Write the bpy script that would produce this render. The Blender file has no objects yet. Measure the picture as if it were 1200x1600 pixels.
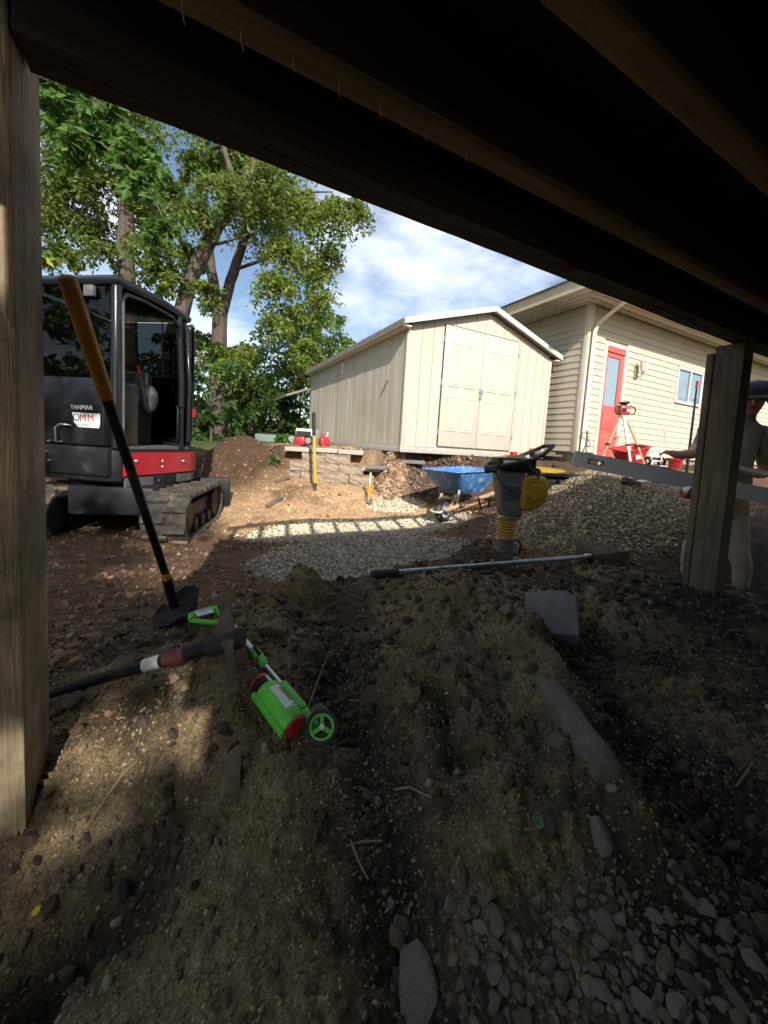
import bpy, bmesh, math, random
import numpy as np
from mathutils import Vector, Matrix, Quaternion
random.seed(7); rng = np.random.default_rng(7)
R_ = math.radians
SC = bpy.context.scene
COL = SC.collection

# ------------------------------------------------------------------ camera
FPX, TILT, ROLL, AZ, CY, CZ = 590.0, R_(5.0), R_(3.6), R_(62.5), 748.0, 1.05
_f = np.array([math.cos(AZ), math.sin(AZ), 0]); _r0 = np.array([math.sin(AZ), -math.cos(AZ), 0]); _up = np.array([0, 0, 1.])
CA = _f*math.cos(TILT) - _up*math.sin(TILT); _d0 = -_f*math.sin(TILT) - _up*math.cos(TILT)
CR = math.cos(ROLL)*_r0 - math.sin(ROLL)*_d0; CD = math.sin(ROLL)*_r0 + math.cos(ROLL)*_d0
CC = np.array([0, 0, CZ])
def sight(px, py, z):            # measured point: photo position and its distance along the lens axis in metres
    return Vector(CC + ((px-600)/FPX*CR + (py-CY)/FPX*CD + CA)*z)
cam = bpy.data.cameras.new('camera'); cam_o = bpy.data.objects.new('camera', cam); COL.objects.link(cam_o)
cam.sensor_fit = 'VERTICAL'; cam.sensor_height = 36; cam.sensor_width = 27; cam.lens = FPX/1600*36
cam.shift_y = -(800-CY)/1600; cam.clip_start = .02; cam.clip_end = 2000
cam_o.matrix_world = Matrix(((CR[0], -CD[0], -CA[0], 0), (CR[1], -CD[1], -CA[1], 0), (CR[2], -CD[2], -CA[2], CZ), (0, 0, 0, 1)))
SC.camera = cam_o

# ------------------------------------------------------------------ sky, sun, exposure
SUN_AZ, SUN_EL = R_(12.4), R_(32.4)      # light travels towards +Y, a little towards +X
sun_dir = Vector((math.sin(SUN_AZ)*math.cos(SUN_EL), math.cos(SUN_AZ)*math.cos(SUN_EL), -math.sin(SUN_EL)))
w = bpy.data.worlds.new('World'); SC.world = w; w.use_nodes = True
nt = w.node_tree; nt.nodes.clear()
def N(nt, t, **k):
    n = nt.nodes.new(t)
    for a, b in k.items(): setattr(n, a, b)
    return n
out = N(nt, 'ShaderNodeOutputWorld'); bg = N(nt, 'ShaderNodeBackground')
sky = N(nt, 'ShaderNodeTexSky', sky_type='NISHITA'); sky.sun_disc = False
sky.sun_elevation = SUN_EL; sky.sun_rotation = math.atan2(-sun_dir.x, -sun_dir.y); sky.altitude = 200; sky.dust_density = 1.5
tc = N(nt, 'ShaderNodeTexCoord'); mp = N(nt, 'ShaderNodeMapping'); mp.inputs['Scale'].default_value = (1, 1, 2.2)
n1 = N(nt, 'ShaderNodeTexNoise'); n1.inputs['Scale'].default_value = 3.1; n1.inputs['Detail'].default_value = 8; n1.inputs['Roughness'].default_value = .58
cr = N(nt, 'ShaderNodeValToRGB'); cr.color_ramp.elements[0].position = .42; cr.color_ramp.elements[1].position = .72
mx = N(nt, 'ShaderNodeMix', data_type='RGBA'); mx.inputs['B'].default_value = (10.2, 10.6, 11.2, 1)
mulf = N(nt, 'ShaderNodeMath', operation='MULTIPLY'); mulf.inputs[1].default_value = .72
L = nt.links.new
L(tc.outputs['Generated'], mp.inputs['Vector']); L(mp.outputs[0], n1.inputs['Vector']); L(n1.outputs['Fac'], cr.inputs[0])
L(cr.outputs[0], mulf.inputs[0]); L(mulf.outputs[0], mx.inputs['Factor']); L(sky.outputs[0], mx.inputs['A']); L(mx.outputs['Result'], bg.inputs['Color'])
bg.inputs['Strength'].default_value = .135; L(bg.outputs[0], out.inputs[0])
sl = bpy.data.lights.new('sun', 'SUN'); sl.energy = 5.0; sl.angle = R_(.55); sl.color = (1, .95, .88)
so = bpy.data.objects.new('sun', sl); COL.objects.link(so); so.rotation_euler = sun_dir.to_track_quat('-Z', 'Y').to_euler()
so.location = (-3, -8, 12)
SC.view_settings.view_transform = 'Standard'; SC.view_settings.look = 'None'; SC.view_settings.exposure = 0.3; SC.view_settings.gamma = 1
SC.cycles.use_denoising = True; SC.cycles.max_bounces = 7; SC.cycles.diffuse_bounces = 5; SC.cycles.transparent_max_bounces = 6
SC.cycles.caustics_reflective = False; SC.cycles.caustics_refractive = False

# ------------------------------------------------------------------ materials
MATS = {}
def mat(name, col, rough=.6, metal=0, var=.15, scale=8, bump=0, bscale=60, stretch=None, spec=.5, dirt=None, dscale=3, dpos=(.5, .7), coat=0):
    if name in MATS: return MATS[name]
    m = bpy.data.materials.new(name); m.use_nodes = True; nt = m.node_tree; L = nt.links.new
    b = nt.nodes['Principled BSDF']; b.inputs['Roughness'].default_value = rough; b.inputs['Metallic'].default_value = metal
    b.inputs['Specular IOR Level'].default_value = spec; b.inputs['Coat Weight'].default_value = coat
    tc = N(nt, 'ShaderNodeTexCoord'); mp = N(nt, 'ShaderNodeMapping')
    if stretch: mp.inputs['Scale'].default_value = stretch
    L(tc.outputs['Object'], mp.inputs[0])
    n = N(nt, 'ShaderNodeTexNoise'); n.inputs['Scale'].default_value = scale; n.inputs['Detail'].default_value = 6; n.inputs['Roughness'].default_value = .6
    L(mp.outputs[0], n.inputs['Vector'])
    mr = N(nt, 'ShaderNodeMapRange'); mr.inputs['From Min'].default_value = .3; mr.inputs['From Max'].default_value = .7
    mr.inputs['To Min'].default_value = 1-var; mr.inputs['To Max'].default_value = 1+var; L(n.outputs['Fac'], mr.inputs[0])
    mu = N(nt, 'ShaderNodeMix', data_type='RGBA', blend_type='MULTIPLY'); mu.inputs['Factor'].default_value = 1
    mu.inputs['A'].default_value = (*col, 1); L(mr.outputs[0], mu.inputs['B'])
    last = mu.outputs['Result']
    if dirt:
        d = N(nt, 'ShaderNodeTexNoise'); d.inputs['Scale'].default_value = dscale; d.inputs['Detail'].default_value = 8; d.inputs['Roughness'].default_value = .7
        L(tc.outputs['Object'], d.inputs['Vector'])
        r = N(nt, 'ShaderNodeMapRange'); r.inputs['From Min'].default_value = dpos[0]; r.inputs['From Max'].default_value = dpos[1]; L(d.outputs['Fac'], r.inputs[0])
        dm = N(nt, 'ShaderNodeMix', data_type='RGBA'); dm.inputs['B'].default_value = (*dirt, 1); L(r.outputs[0], dm.inputs['Factor']); L(last, dm.inputs['A'])
        last = dm.outputs['Result']
        rr = N(nt, 'ShaderNodeMapRange'); rr.inputs['To Min'].default_value = rough; rr.inputs['To Max'].default_value = .9; L(r.outputs[0], rr.inputs[0]); L(rr.outputs[0], b.inputs['Roughness'])
    L(last, b.inputs['Base Color'])
    if bump:
        n2 = N(nt, 'ShaderNodeTexNoise'); n2.inputs['Scale'].default_value = bscale; n2.inputs['Detail'].default_value = 5; L(mp.outputs[0], n2.inputs['Vector'])
        bp = N(nt, 'ShaderNodeBump'); bp.inputs['Strength'].default_value = bump; bp.inputs['Distance'].default_value = .01
        L(n2.outputs['Fac'], bp.inputs['Height']); L(bp.outputs[0], b.inputs['Normal'])
    MATS[name] = m; return m
def attr_mat(name, attr, rough=.9, transl=0, bump=0, bscale=80, speck=0, spec=.3):
    m = bpy.data.materials.new(name); m.use_nodes = True; nt = m.node_tree; L = nt.links.new
    b = nt.nodes['Principled BSDF']; b.inputs['Roughness'].default_value = rough; b.inputs['Specular IOR Level'].default_value = spec
    a = N(nt, 'ShaderNodeAttribute', attribute_name=attr); last = a.outputs['Color']
    if speck:
        tc = N(nt, 'ShaderNodeTexCoord')
        for sc, lo, hi in ((7, .72, 1.25), (38, .62, 1.4), (170, 1-speck, 1+speck)):
            n = N(nt, 'ShaderNodeTexNoise'); n.inputs['Scale'].default_value = sc; n.inputs['Detail'].default_value = 4; n.inputs['Roughness'].default_value = .65
            L(tc.outputs['Object'], n.inputs['Vector'])
            mr = N(nt, 'ShaderNodeMapRange'); mr.inputs['From Min'].default_value = .3; mr.inputs['From Max'].default_value = .7; mr.inputs['To Min'].default_value = lo; mr.inputs['To Max'].default_value = hi
            L(n.outputs['Fac'], mr.inputs[0])
            mu = N(nt, 'ShaderNodeMix', data_type='RGBA', blend_type='MULTIPLY'); mu.inputs['Factor'].default_value = 1; L(last, mu.inputs['A']); L(mr.outputs[0], mu.inputs['B']); last = mu.outputs['Result']
        prev = None
        for sc, st, di in ((bscale*.25, bump*.7, .03), (bscale, bump, .012), (bscale*4, bump, .004)):
            n = N(nt, 'ShaderNodeTexNoise'); n.inputs['Scale'].default_value = sc; n.inputs['Detail'].default_value = 6; n.inputs['Roughness'].default_value = .7
            L(tc.outputs['Object'], n.inputs['Vector'])
            bp = N(nt, 'ShaderNodeBump'); bp.inputs['Strength'].default_value = st; bp.inputs['Distance'].default_value = di
            L(n.outputs['Fac'], bp.inputs['Height'])
            if prev: L(prev, bp.inputs['Normal'])
            prev = bp.outputs[0]
        L(prev, b.inputs['Normal'])
    L(last, b.inputs['Base Color'])
    if transl:
        t = N(nt, 'ShaderNodeBsdfTranslucent'); L(last, t.inputs['Color'])
        ms = N(nt, 'ShaderNodeMixShader'); ms.inputs[0].default_value = transl
        L(b.outputs[0], ms.inputs[1]); L(t.outputs[0], ms.inputs[2]); L(ms.outputs[0], nt.nodes['Material Output'].inputs[0])
    MATS[name] = m; return m
def glass(name, tint=(.5, .55, .55), mixf=.35, rough=.02):
    m = bpy.data.materials.new(name); m.use_nodes = True; nt = m.node_tree; L = nt.links.new; nt.nodes.remove(nt.nodes['Principled BSDF'])
    t = N(nt, 'ShaderNodeBsdfTransparent'); t.inputs[0].default_value = (*tint, 1); g = N(nt, 'ShaderNodeBsdfGlossy'); g.inputs['Roughness'].default_value = rough
    fr = N(nt, 'ShaderNodeLayerWeight'); fr.inputs[0].default_value = .5
    pw = N(nt, 'ShaderNodeMath', operation='POWER'); pw.inputs[1].default_value = 4; L(fr.outputs['Facing'], pw.inputs[0])
    ad = N(nt, 'ShaderNodeMath', operation='MULTIPLY_ADD'); ad.inputs[1].default_value = .7; ad.inputs[2].default_value = mixf+.035; L(pw.outputs[0], ad.inputs[0])
    ms = N(nt, 'ShaderNodeMixShader'); L(ad.outputs[0], ms.inputs[0]); L(t.outputs[0], ms.inputs[1]); L(g.outputs[0], ms.inputs[2]); L(ms.outputs[0], nt.nodes['Material Output'].inputs[0])
    MATS[name] = m; return m
WOOD_Z = (9, 9, .7); WOOD_X = (.7, 9, 9); WOOD_Y = (9, .7, 9)
M = dict(
 post=mat('weathered_post', (.22, .17, .105), .85, var=.45, scale=3, stretch=WOOD_Z, bump=.5, bscale=16, dirt=(.085, .075, .05), dscale=2.6, dpos=(.44, .66)),
 leftpost=mat('sandy_post', (.36, .275, .165), .85, var=.4, scale=3, stretch=WOOD_Z, bump=.5, bscale=16, dirt=(.10, .08, .05), dscale=2.8, dpos=(.45, .66)),
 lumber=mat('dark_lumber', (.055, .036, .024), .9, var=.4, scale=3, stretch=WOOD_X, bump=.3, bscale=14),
 joist=mat('lit_joist_edge', (.20, .15, .095), .9, var=.35, scale=3, stretch=WOOD_X, bump=.3, bscale=14),  # paler copy of the timber for the lit joist edges
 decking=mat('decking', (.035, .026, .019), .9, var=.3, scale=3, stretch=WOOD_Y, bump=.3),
 handlewood=mat('handle_wood', (.50, .33, .19), .6, var=.25, scale=4, stretch=WOOD_X, bump=.1),
 oldwood=mat('old_wood', (.16, .12, .085), .9, var=.4, scale=6, stretch=WOOD_X, bump=.4),
 siding=mat('cream_siding', (.53, .475, .37), .55, var=.05, scale=2, bump=.05, bscale=30, dirt=(.50, .43, .31), dscale=1.2, dpos=(.5, .9)),
 trim=mat('cream_trim', (.72, .66, .54), .5, var=.05),
 soffit=mat('soffit', (.60, .53, .41), .6, var=.05),
 fascia=mat('fascia', (.60, .50, .34), .5, var=.06),
 foundation=mat('foundation', (.28, .24, .20), .9, var=.2, bump=.3),
 reddoor=mat('red_door', (.60, .11, .09), .5, var=.08, bump=.05),
 shed=mat('shed_siding', (.54, .485, .405), .7, var=.05, scale=4, stretch=(1, 1, .25), bump=.25, bscale=90, dirt=(.50, .43, .33), dscale=1.5, dpos=(.5, .85)),
 shedside=mat('shed_side_siding', (.60, .54, .44), .75, var=.1, scale=5, stretch=(1, 1, .15), bump=.3, bscale=70, dirt=(.48, .37, .25), dscale=1.1, dpos=(.52, .8)),
 sheddoor=mat('shed_door', (.55, .50, .41), .5, var=.04, dirt=(.52, .455, .34), dscale=2.5, dpos=(.55, .85)),
 white=mat('white_paint', (.62, .61, .58), .5, var=.05),
 shingle=mat('shingle', (.22, .20, .18), .9, var=.25, scale=20, bump=.4),
 steel=mat('steel', (.55, .55, .53), .35, .9, var=.1),
 alu=mat('aluminium', (.62, .62, .59), .45, .1, var=.1, scale=5, dirt=(.30, .27, .22), dscale=6, dpos=(.55, .8)),
 rust=mat('rusty_steel', (.12, .08, .055), .75, .5, var=.4, scale=20, bump=.3),
 blackm=mat('black_metal', (.013, .013, .015), .5, 0, var=.25, scale=6, spec=.25, dirt=(.10, .085, .065), dscale=5, dpos=(.58, .85)),
 blackgloss=mat('black_gloss', (.012, .013, .016), .22, 0, var=.2, scale=4, spec=.4, coat=.1, dirt=(.06, .053, .043), dscale=3.5, dpos=(.58, .9)),
 rubber=mat('rubber', (.022, .021, .020), .75, var=.3, bump=.2),
 trackrub=mat('muddy_rubber', (.05, .044, .036), .85, var=.4, scale=14, bump=.5, dirt=(.18, .13, .085), dscale=6, dpos=(.5, .68)),
 redpaint=mat('red_paint', (.42, .015, .03), .28, var=.1, scale=3, coat=.3, dirt=(.30, .10, .08), dscale=4, dpos=(.6, .9)),
 redplastic=mat('red_plastic', (.42, .03, .032), .4, var=.12),
 green=mat('lime_plastic', (.11, .55, .04), .45, var=.12, scale=12, dirt=(.15, .17, .08), dscale=22, dpos=(.52, .78)),
 darkgreen=mat('dark_green_label', (.01, .10, .04), .4, var=.25, scale=30),
 blue=mat('blue_tray', (.06, .19, .44), .42, var=.15, scale=8, dirt=(.50, .55, .60), dscale=9, dpos=(.52, .72)),
 yellow=mat('amber_plastic', (.33, .19, .012), .45, var=.1, scale=8, dirt=(.20, .13, .05), dscale=10, dpos=(.6, .9)),
 bellows=mat('bellows', (.42, .22, .02), .5, var=.1, dirt=(.22, .14, .06), dscale=14, dpos=(.5, .8)),
 yhandle=mat('yellow_fibreglass', (.62, .34, .02), .45, var=.08),
 orange=mat('orange_grip', (.42, .17, .015), .6, var=.2, scale=20, dirt=(.22, .11, .03), dscale=18, dpos=(.5, .75), bump=.15, bscale=100),
 grey=mat('grey_body', (.10, .10, .095), .6, var=.15, dirt=(.26, .22, .16), dscale=9, dpos=(.52, .8)),
 concrete=mat('concrete_block', (.19, .185, .178), .9, var=.2, scale=18, bump=.4, bscale=90, dirt=(.10, .085, .065), dscale=6, dpos=(.55, .8)),
 tanblock=mat('tan_block', (.32, .25, .18), .95, var=.3, scale=22, bump=.8, bscale=40),
 capblock=mat('cap_block', (.44, .41, .36), .9, var=.15, scale=16, bump=.3),
 bark=mat('bark', (.095, .075, .057), .95, var=.5, scale=5, stretch=(3, 3, .5), bump=1, bscale=8),
 skin=mat('skin', (.50, .29, .21), .5, var=.1),
 tshirt=mat('tan_shirt', (.24, .205, .155), .9, var=.12, bump=.2, bscale=40),
 pants=mat('tan_pants', (.40, .315, .215), .9, var=.18, bump=.25, bscale=30, dirt=(.17, .12, .08), dscale=7, dpos=(.5, .75)),
 cap=mat('dark_cap', (.03, .032, .038), .9, var=.2),
 boot=mat('boot', (.11, .07, .045), .8, var=.3),
 label=mat('white_label', (.70, .70, .68), .5, var=.05),
 inkred=mat('ink_red', (.50, .03, .03), .5, var=.02),
 stone=mat('field_stone', (.18, .145, .10), .85, var=.35, scale=14, bump=.5, bscale=40, dirt=(.09, .07, .05), dscale=11, dpos=(.5, .75)),
 leafyel=mat('yellow_leaf', (.55, .36, .02), .6, var=.15), leafgrn=mat('fallen_leaf', (.09, .18, .09), .6, var=.2),
 twig=mat('twig', (.24, .17, .10), .9, var=.3), web=mat('web', (.7, .7, .68), .6, var=.1),
 curtain=mat('curtain', (.52, .60, .66), .8, var=.12, scale=5, stretch=(8, 1, 1)),
 interior=mat('dark_interior', (.03, .03, .032), .9, var=.2), seat=mat('seat_vinyl', (.06, .06, .064), .5, var=.2, dirt=(.16, .15, .13), dscale=7, dpos=(.5, .8)),
 brasslamp=mat('lamp_metal', (.40, .36, .28), .5, .3, var=.1),
 olive=mat('olive_paint', (.17, .22, .19), .5, var=.15),
)
GL = glass('pane_glass', (.88, .92, .93), .06); CABGL = glass('cab_glass', (.20, .22, .22), .0)
GROUND = attr_mat('soil', 'tint', .95, bump=.75, bscale=55, speck=.45, spec=.15)
PEB = attr_mat('pebbles', 'tint', .85, spec=.3)
LEAF = attr_mat('leaves', 'tint', .5, transl=.5, spec=.4)

# ------------------------------------------------------------------ mesh helpers
def thing(name, label, cat, loc=(0, 0, 0), rotz=0, group=None):
    o = bpy.data.objects.new(name, None); COL.objects.link(o); o.empty_display_size = .1
    o.location = loc; o.rotation_euler = (0, 0, rotz); o['label'] = label; o['category'] = cat
    if group: o['group'] = group
    return o
def tag(o, label, cat, group=None):
    o['label'] = label; o['category'] = cat
    if group: o['group'] = group
    return o
def kind(o, k): o['kind'] = k; return o
class MB:
    def __init__(s, off=None, m=None):
        s.V = []; s.F = []; s.m = m if m is not None else (Matrix.Translation(-Vector(off)) if off is not None else None)
    def add(s, vs, fs):
        b = len(s.V); s.V += [Vector(v) for v in vs]; s.F += [tuple(b+i for i in f) for f in fs]; return s
    def box2(s, x0, x1, y0, y1, z0, z1):
        return s.add([(x0, y0, z0), (x1, y0, z0), (x1, y1, z0), (x0, y1, z0), (x0, y0, z1), (x1, y0, z1), (x1, y1, z1), (x0, y1, z1)],
                     [(0, 3, 2, 1), (4, 5, 6, 7), (0, 1, 5, 4), (1, 2, 6, 5), (2, 3, 7, 6), (3, 0, 4, 7)])
    def box(s, c, d, q=None):
        vs = []
        for z in (-1, 1):
            for x, y in ((-1, -1), (1, -1), (1, 1), (-1, 1)):
                v = Vector((x*d[0]/2, y*d[1]/2, z*d[2]/2))
                if q is not None: v = q @ v
                vs.append(v + Vector(c))
        return s.add(vs, [(0, 3, 2, 1), (4, 5, 6, 7), (0, 1, 5, 4), (1, 2, 6, 5), (2, 3, 7, 6), (3, 0, 4, 7)])
    def bar(s, p0, p1, wdt, thk, up=(0, 0, 1)):
        p0, p1 = Vector(p0), Vector(p1); d = (p1-p0); x = d.normalized(); z = Vector(up); y = z.cross(x)
        if y.length < 1e-4: y = Vector((0, 1, 0)).cross(x)
        y.normalize(); z = x.cross(y); q = Matrix((x, y, z)).transposed().to_quaternion()
        return s.box((p0+p1)/2, (d.length, wdt, thk), q)
    def tube(s, pts, rad, n=10, caps=True, sq=1.0, wob=0):
        pts = [Vector(p) for p in pts]
        if not hasattr(rad, '__len__'): rad = [rad]*len(pts)
        rings = []; u = None
        for i, p in enumerate(pts):
            t = (pts[min(i+1, len(pts)-1)] - pts[max(i-1, 0)]).normalized()
            if u is None:
                a = Vector((0, 0, 1)) if abs(t.z) < .9 else Vector((1, 0, 0)); u = a.cross(t).normalized()
            else:
                u = (u - t*u.dot(t)).normalized()
            v = t.cross(u)
            rings.append([p + (u*math.cos(k*2*math.pi/n)*rad[i] + v*math.sin(k*2*math.pi/n)*rad[i]*sq)*(1+(random.uniform(-wob, wob) if wob else 0)) for k in range(n)])
        return s.loft(rings, caps)
    def loft(s, rings, caps=True, closed=True):
        n = len(rings[0]); vs = [v for r in rings for v in r]; fs = []
        for i in range(len(rings)-1):
            for k in range(n if closed else n-1):
                a, b = i*n+k, i*n+(k+1) % n; fs.append((a, b, b+n, a+n))
        if caps: fs.append(tuple(range(n))[::-1]); fs.append(tuple((len(rings)-1)*n+k for k in range(n)))
        return s.add(vs, fs)
    def cyl(s, p0, p1, r, n=16): return s.tube([p0, p1], r, n)
    def prism(s, poly, ax, a0, a1):
        def P(p, a): return {'x': (a, p[0], p[1]), 'y': (p[0], a, p[1]), 'z': (p[0], p[1], a)}[ax]
        return s.loft([[P(p, a0) for p in poly], [P(p, a1) for p in poly]])
    def sphere(s, c, r, n=14, m=9):
        r = r if hasattr(r, '__len__') else (r, r, r); rings = []
        for i in range(m+1):
            a = -math.pi/2 + math.pi*max(.02, min(.98, i/m)); rings.append([(c[0]+r[0]*math.cos(a)*math.cos(k*2*math.pi/n), c[1]+r[1]*math.cos(a)*math.sin(k*2*math.pi/n), c[2]+r[2]*math.sin(a)) for k in range(n)])
        return s.loft(rings)
    def torus(s, c, ax, R, r, n=24, m=8):
        ax = Vector(ax).normalized(); a = Vector((0, 0, 1)) if abs(ax.z) < .9 else Vector((1, 0, 0)); u = a.cross(ax).normalized(); v = ax.cross(u); rings = []
        for i in range(n):
            d = u*math.cos(i*2*math.pi/n) + v*math.sin(i*2*math.pi/n)
            rings.append([Vector(c) + d*(R+r*math.cos(k*2*math.pi/m)) + ax*r*math.sin(k*2*math.pi/m) for k in range(m)])
        rings.append(rings[0]); return s.loft(rings, False)
    def mesh(s, name, bevel=0, smooth=False, seg=2):
        bm = bmesh.new(); vs = [bm.verts.new(s.m @ v if s.m is not None else v) for v in s.V]
        for f in s.F:
            try: bm.faces.new([vs[i] for i in f])
            except ValueError: pass
        if smooth: bmesh.ops.remove_doubles(bm, verts=bm.verts, dist=1e-5)
        bmesh.ops.recalc_face_normals(bm, faces=bm.faces)
        if bevel:
            es = [e for e in bm.edges if len(e.link_faces) == 2 and e.calc_face_angle(0) > .5]
            bmesh.ops.bevel(bm, geom=es, offset=bevel, segments=seg, affect='EDGES', profile=.5, clamp_overlap=True)
        me = bpy.data.meshes.new(name); bm.to_mesh(me); bm.free()
        if smooth or bevel:
            me.polygons.foreach_set('use_smooth', [True]*len(me.polygons))
            me.set_sharp_from_angle(angle=R_(smooth if smooth and smooth is not True else 40))
        return me
    def build(s, name, m, parent=None, bevel=0, smooth=False, seg=2):
        me = s.mesh(name, bevel, smooth, seg); me.materials.append(m)
        o = bpy.data.objects.new(name, me); COL.objects.link(o)
        if parent is not None: o.parent = parent
        return o
def link_mesh(name, me, parent=None, loc=(0, 0, 0), rot=(0, 0, 0), scl=(1, 1, 1)):
    o = bpy.data.objects.new(name, me); COL.objects.link(o); o.location = loc; o.rotation_euler = rot; o.scale = scl
    if parent is not None: o.parent = parent
    return o
def fast_mesh(name, V, F, m, tint=None, smooth=False):
    V = np.asarray(V, np.float32); F = np.asarray(F, np.int32); k = F.shape[1]
    me = bpy.data.meshes.new(name); me.vertices.add(len(V)); me.vertices.foreach_set('co', V.ravel())
    me.loops.add(F.size); me.loops.foreach_set('vertex_index', F.ravel()); me.polygons.add(len(F))
    me.polygons.foreach_set('loop_start', np.arange(0, F.size, k, dtype=np.int32))
    me.update(calc_edges=True)
    me.polygons.foreach_set('use_smooth', np.full(len(F), smooth))
    if tint is not None:
        a = me.color_attributes.new('tint', 'FLOAT_COLOR', 'POINT'); c = np.ones((len(V), 4), np.float32); c[:, :3] = tint; a.data.foreach_set('color', c.ravel())
    me.materials.append(m); me.validate(); return me
def text_part(name, s, size, m, mw, parent, extrude=.0006, spacing=1.0):
    cu = bpy.data.curves.new(name, 'FONT'); cu.body = s; cu.size = size; cu.extrude = extrude; cu.align_x = 'LEFT'; cu.space_character = spacing; cu.offset = 0
    t = bpy.data.objects.new(name, cu); COL.objects.link(t); bpy.context.view_layer.update()
    me = bpy.data.meshes.new_from_object(t); bpy.data.objects.remove(t)
    me.transform(mw); me.materials.clear(); me.materials.append(m)
    o = bpy.data.objects.new(name, me); COL.objects.link(o); o.parent = parent; return o

# ------------------------------------------------------------------ terrain
def _hash(i, j, s):
    h = (i.astype(np.int64)*374761393 + j.astype(np.int64)*668265263 + s*974634777) & 0xffffffff
    h = ((h ^ (h >> 13))*1274126177) & 0xffffffff
    return ((h ^ (h >> 16)) & 0xffffff)/float(0xffffff)
def vnoise(x, y, s=0):
    x0 = np.floor(x); y0 = np.floor(y); fx = x-x0; fy = y-y0; fx = fx*fx*fx*(fx*(fx*6-15)+10); fy = fy*fy*fy*(fy*(fy*6-15)+10)
    a, b, c, d = _hash(x0, y0, s), _hash(x0+1, y0, s), _hash(x0, y0+1, s), _hash(x0+1, y0+1, s)
    return (a*(1-fx)+b*fx)*(1-fy) + (c*(1-fx)+d*fx)*fy
def fbm(x, y, f, oct=4, s=0, g=.5):
    t = 0; a = 1; n = 0
    for i in range(oct):
        t = t + a*(vnoise(x*f+i*17.3, y*f-i*9.1, s+i)*2-1); n += a; a *= g; f *= 2.03
    return t/n
CP = np.array([(-.30,.66,.27),(-.1,.45,.35),(.2,.3,.38),(.62,.1,.36),(1.2,-.2,.32),(0,-1,.36),(-1,-.5,.36),(2,-.5,.34),(-.6,.9,.38),
 (.26,.71,.43),(.08,1.28,.43),(-.27,1.05,.40),(.5,1.0,.46),(.9,.9,.46),(.85,.5,.40),(1.3,.5,.37),(1.25,1.15,.44),(1.5,.95,.39),(1.8,.45,.34),(2.33,.88,.42),(2.6,.5,.36),(3.2,.6,.3),
 (.1,1.65,.34),(.5,1.6,.37),(.8,1.6,.38),(1.2,1.62,.41),(2.0,1.5,.39),(2.5,1.5,.39),(2.9,1.6,.33),(1.9,1.15,.40),
 (.86,2.2,.08),(1.3,2.3,.04),(2.0,2.4,.04),(2.53,2.41,.06),(1.0,3,0),(2,3,0),(.61,3.8,.0),(1.7,3.8,.02),(2.7,3.5,.04),(3.2,3,.12),
 (-.1,2.3,.16),(-.6,1.6,.30),(-1.2,2.2,.3),(-.3,3.2,.04),(-.8,4.5,.0),(-.2,4.0,.0),(.3,5.1,.03),(-2,4,.1),(-2.5,1,.4),(-3,6,.4),(-1.5,5.8,.05),(.2,6,.2),
 (3.0,1.3,.2),(3.6,1.2,0),(4.0,1.3,-.05),(4.6,.9,0),(3.8,.5,.15),(5.5,.5,.1),(3.4,1.8,.12),(7,0,.3),
 (3.3,2.2,.2),(3.3,2.6,.28),(3.9,2.6,.58),(4.45,2.77,.85),(4.9,3.05,.9),(5.2,2.4,.72),(4.4,1.9,.42),(4.0,1.9,.3),(5.2,1.8,.5),(5.9,2.6,.7),(5.9,3.6,.92),(4.2,3.5,.6),(3.6,3.6,.3),
 (6.3,4.2,1.0),(7,4,1.0),(9,4.3,1.0),(9,2,.9),(8,.5,.6),(12,3,1),
 (1.2,4.9,.16),(.9,4.5,.06),(2.0,4.6,.06),(2.3,5.0,.17),(1.6,5.3,.3),(2.45,5.2,.28),(3.2,4.4,.10),(3.2,4.7,.16),(4.2,4.6,.28),(5.2,4.5,.62),(4.4,4.2,.3),
 (1.7,5.65,.36),(1.2,6.0,.38),(0,8,.85),(-3,9,.9),(3,12,.95),(8,12,1),(12,8,1),(-6,3,.6),(-6,10,.9),(1,10,.9)], float)
def _ker(d): return np.sqrt(d*d + .12**2)
_D = _ker(np.linalg.norm(CP[:, None, :2]-CP[None, :, :2], axis=2)); _n = len(CP)
_A = np.zeros((_n+1, _n+1)); _A[:_n, :_n] = _D + np.eye(_n)*-.004; _A[:_n, _n] = 1; _A[_n, :_n] = 1
_W = np.linalg.solve(_A, np.append(CP[:, 2], 0))
def sst(a, b, x): t = np.clip((x-a)/(b-a), 0, 1); return t*t*(3-2*t)
WA, WB = np.array((2.86, 5.36)), np.array((1.32, 6.20))     # line of the block wall, right end to left end
_wd = (WB-WA)/np.linalg.norm(WB-WA); _wn = np.array((-_wd[1], _wd[0])); _wn = _wn if _wn[1] > 0 else -_wn
def bank_mask(x, y):                                        # level ground of the shed, behind the cut
    e = fbm(x, y, 1.6, 3, 40)*.10
    side = (x-WA[0])*_wn[0] + (y-WA[1])*_wn[1]
    ws = sst(.10, .22, side+0*e)*sst(1.0, 1.3, x)
    sh = sst(4.99, 5.30, y+e)*sst(2.62, 2.9, x+e)
    return np.maximum(ws, sh)
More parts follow.
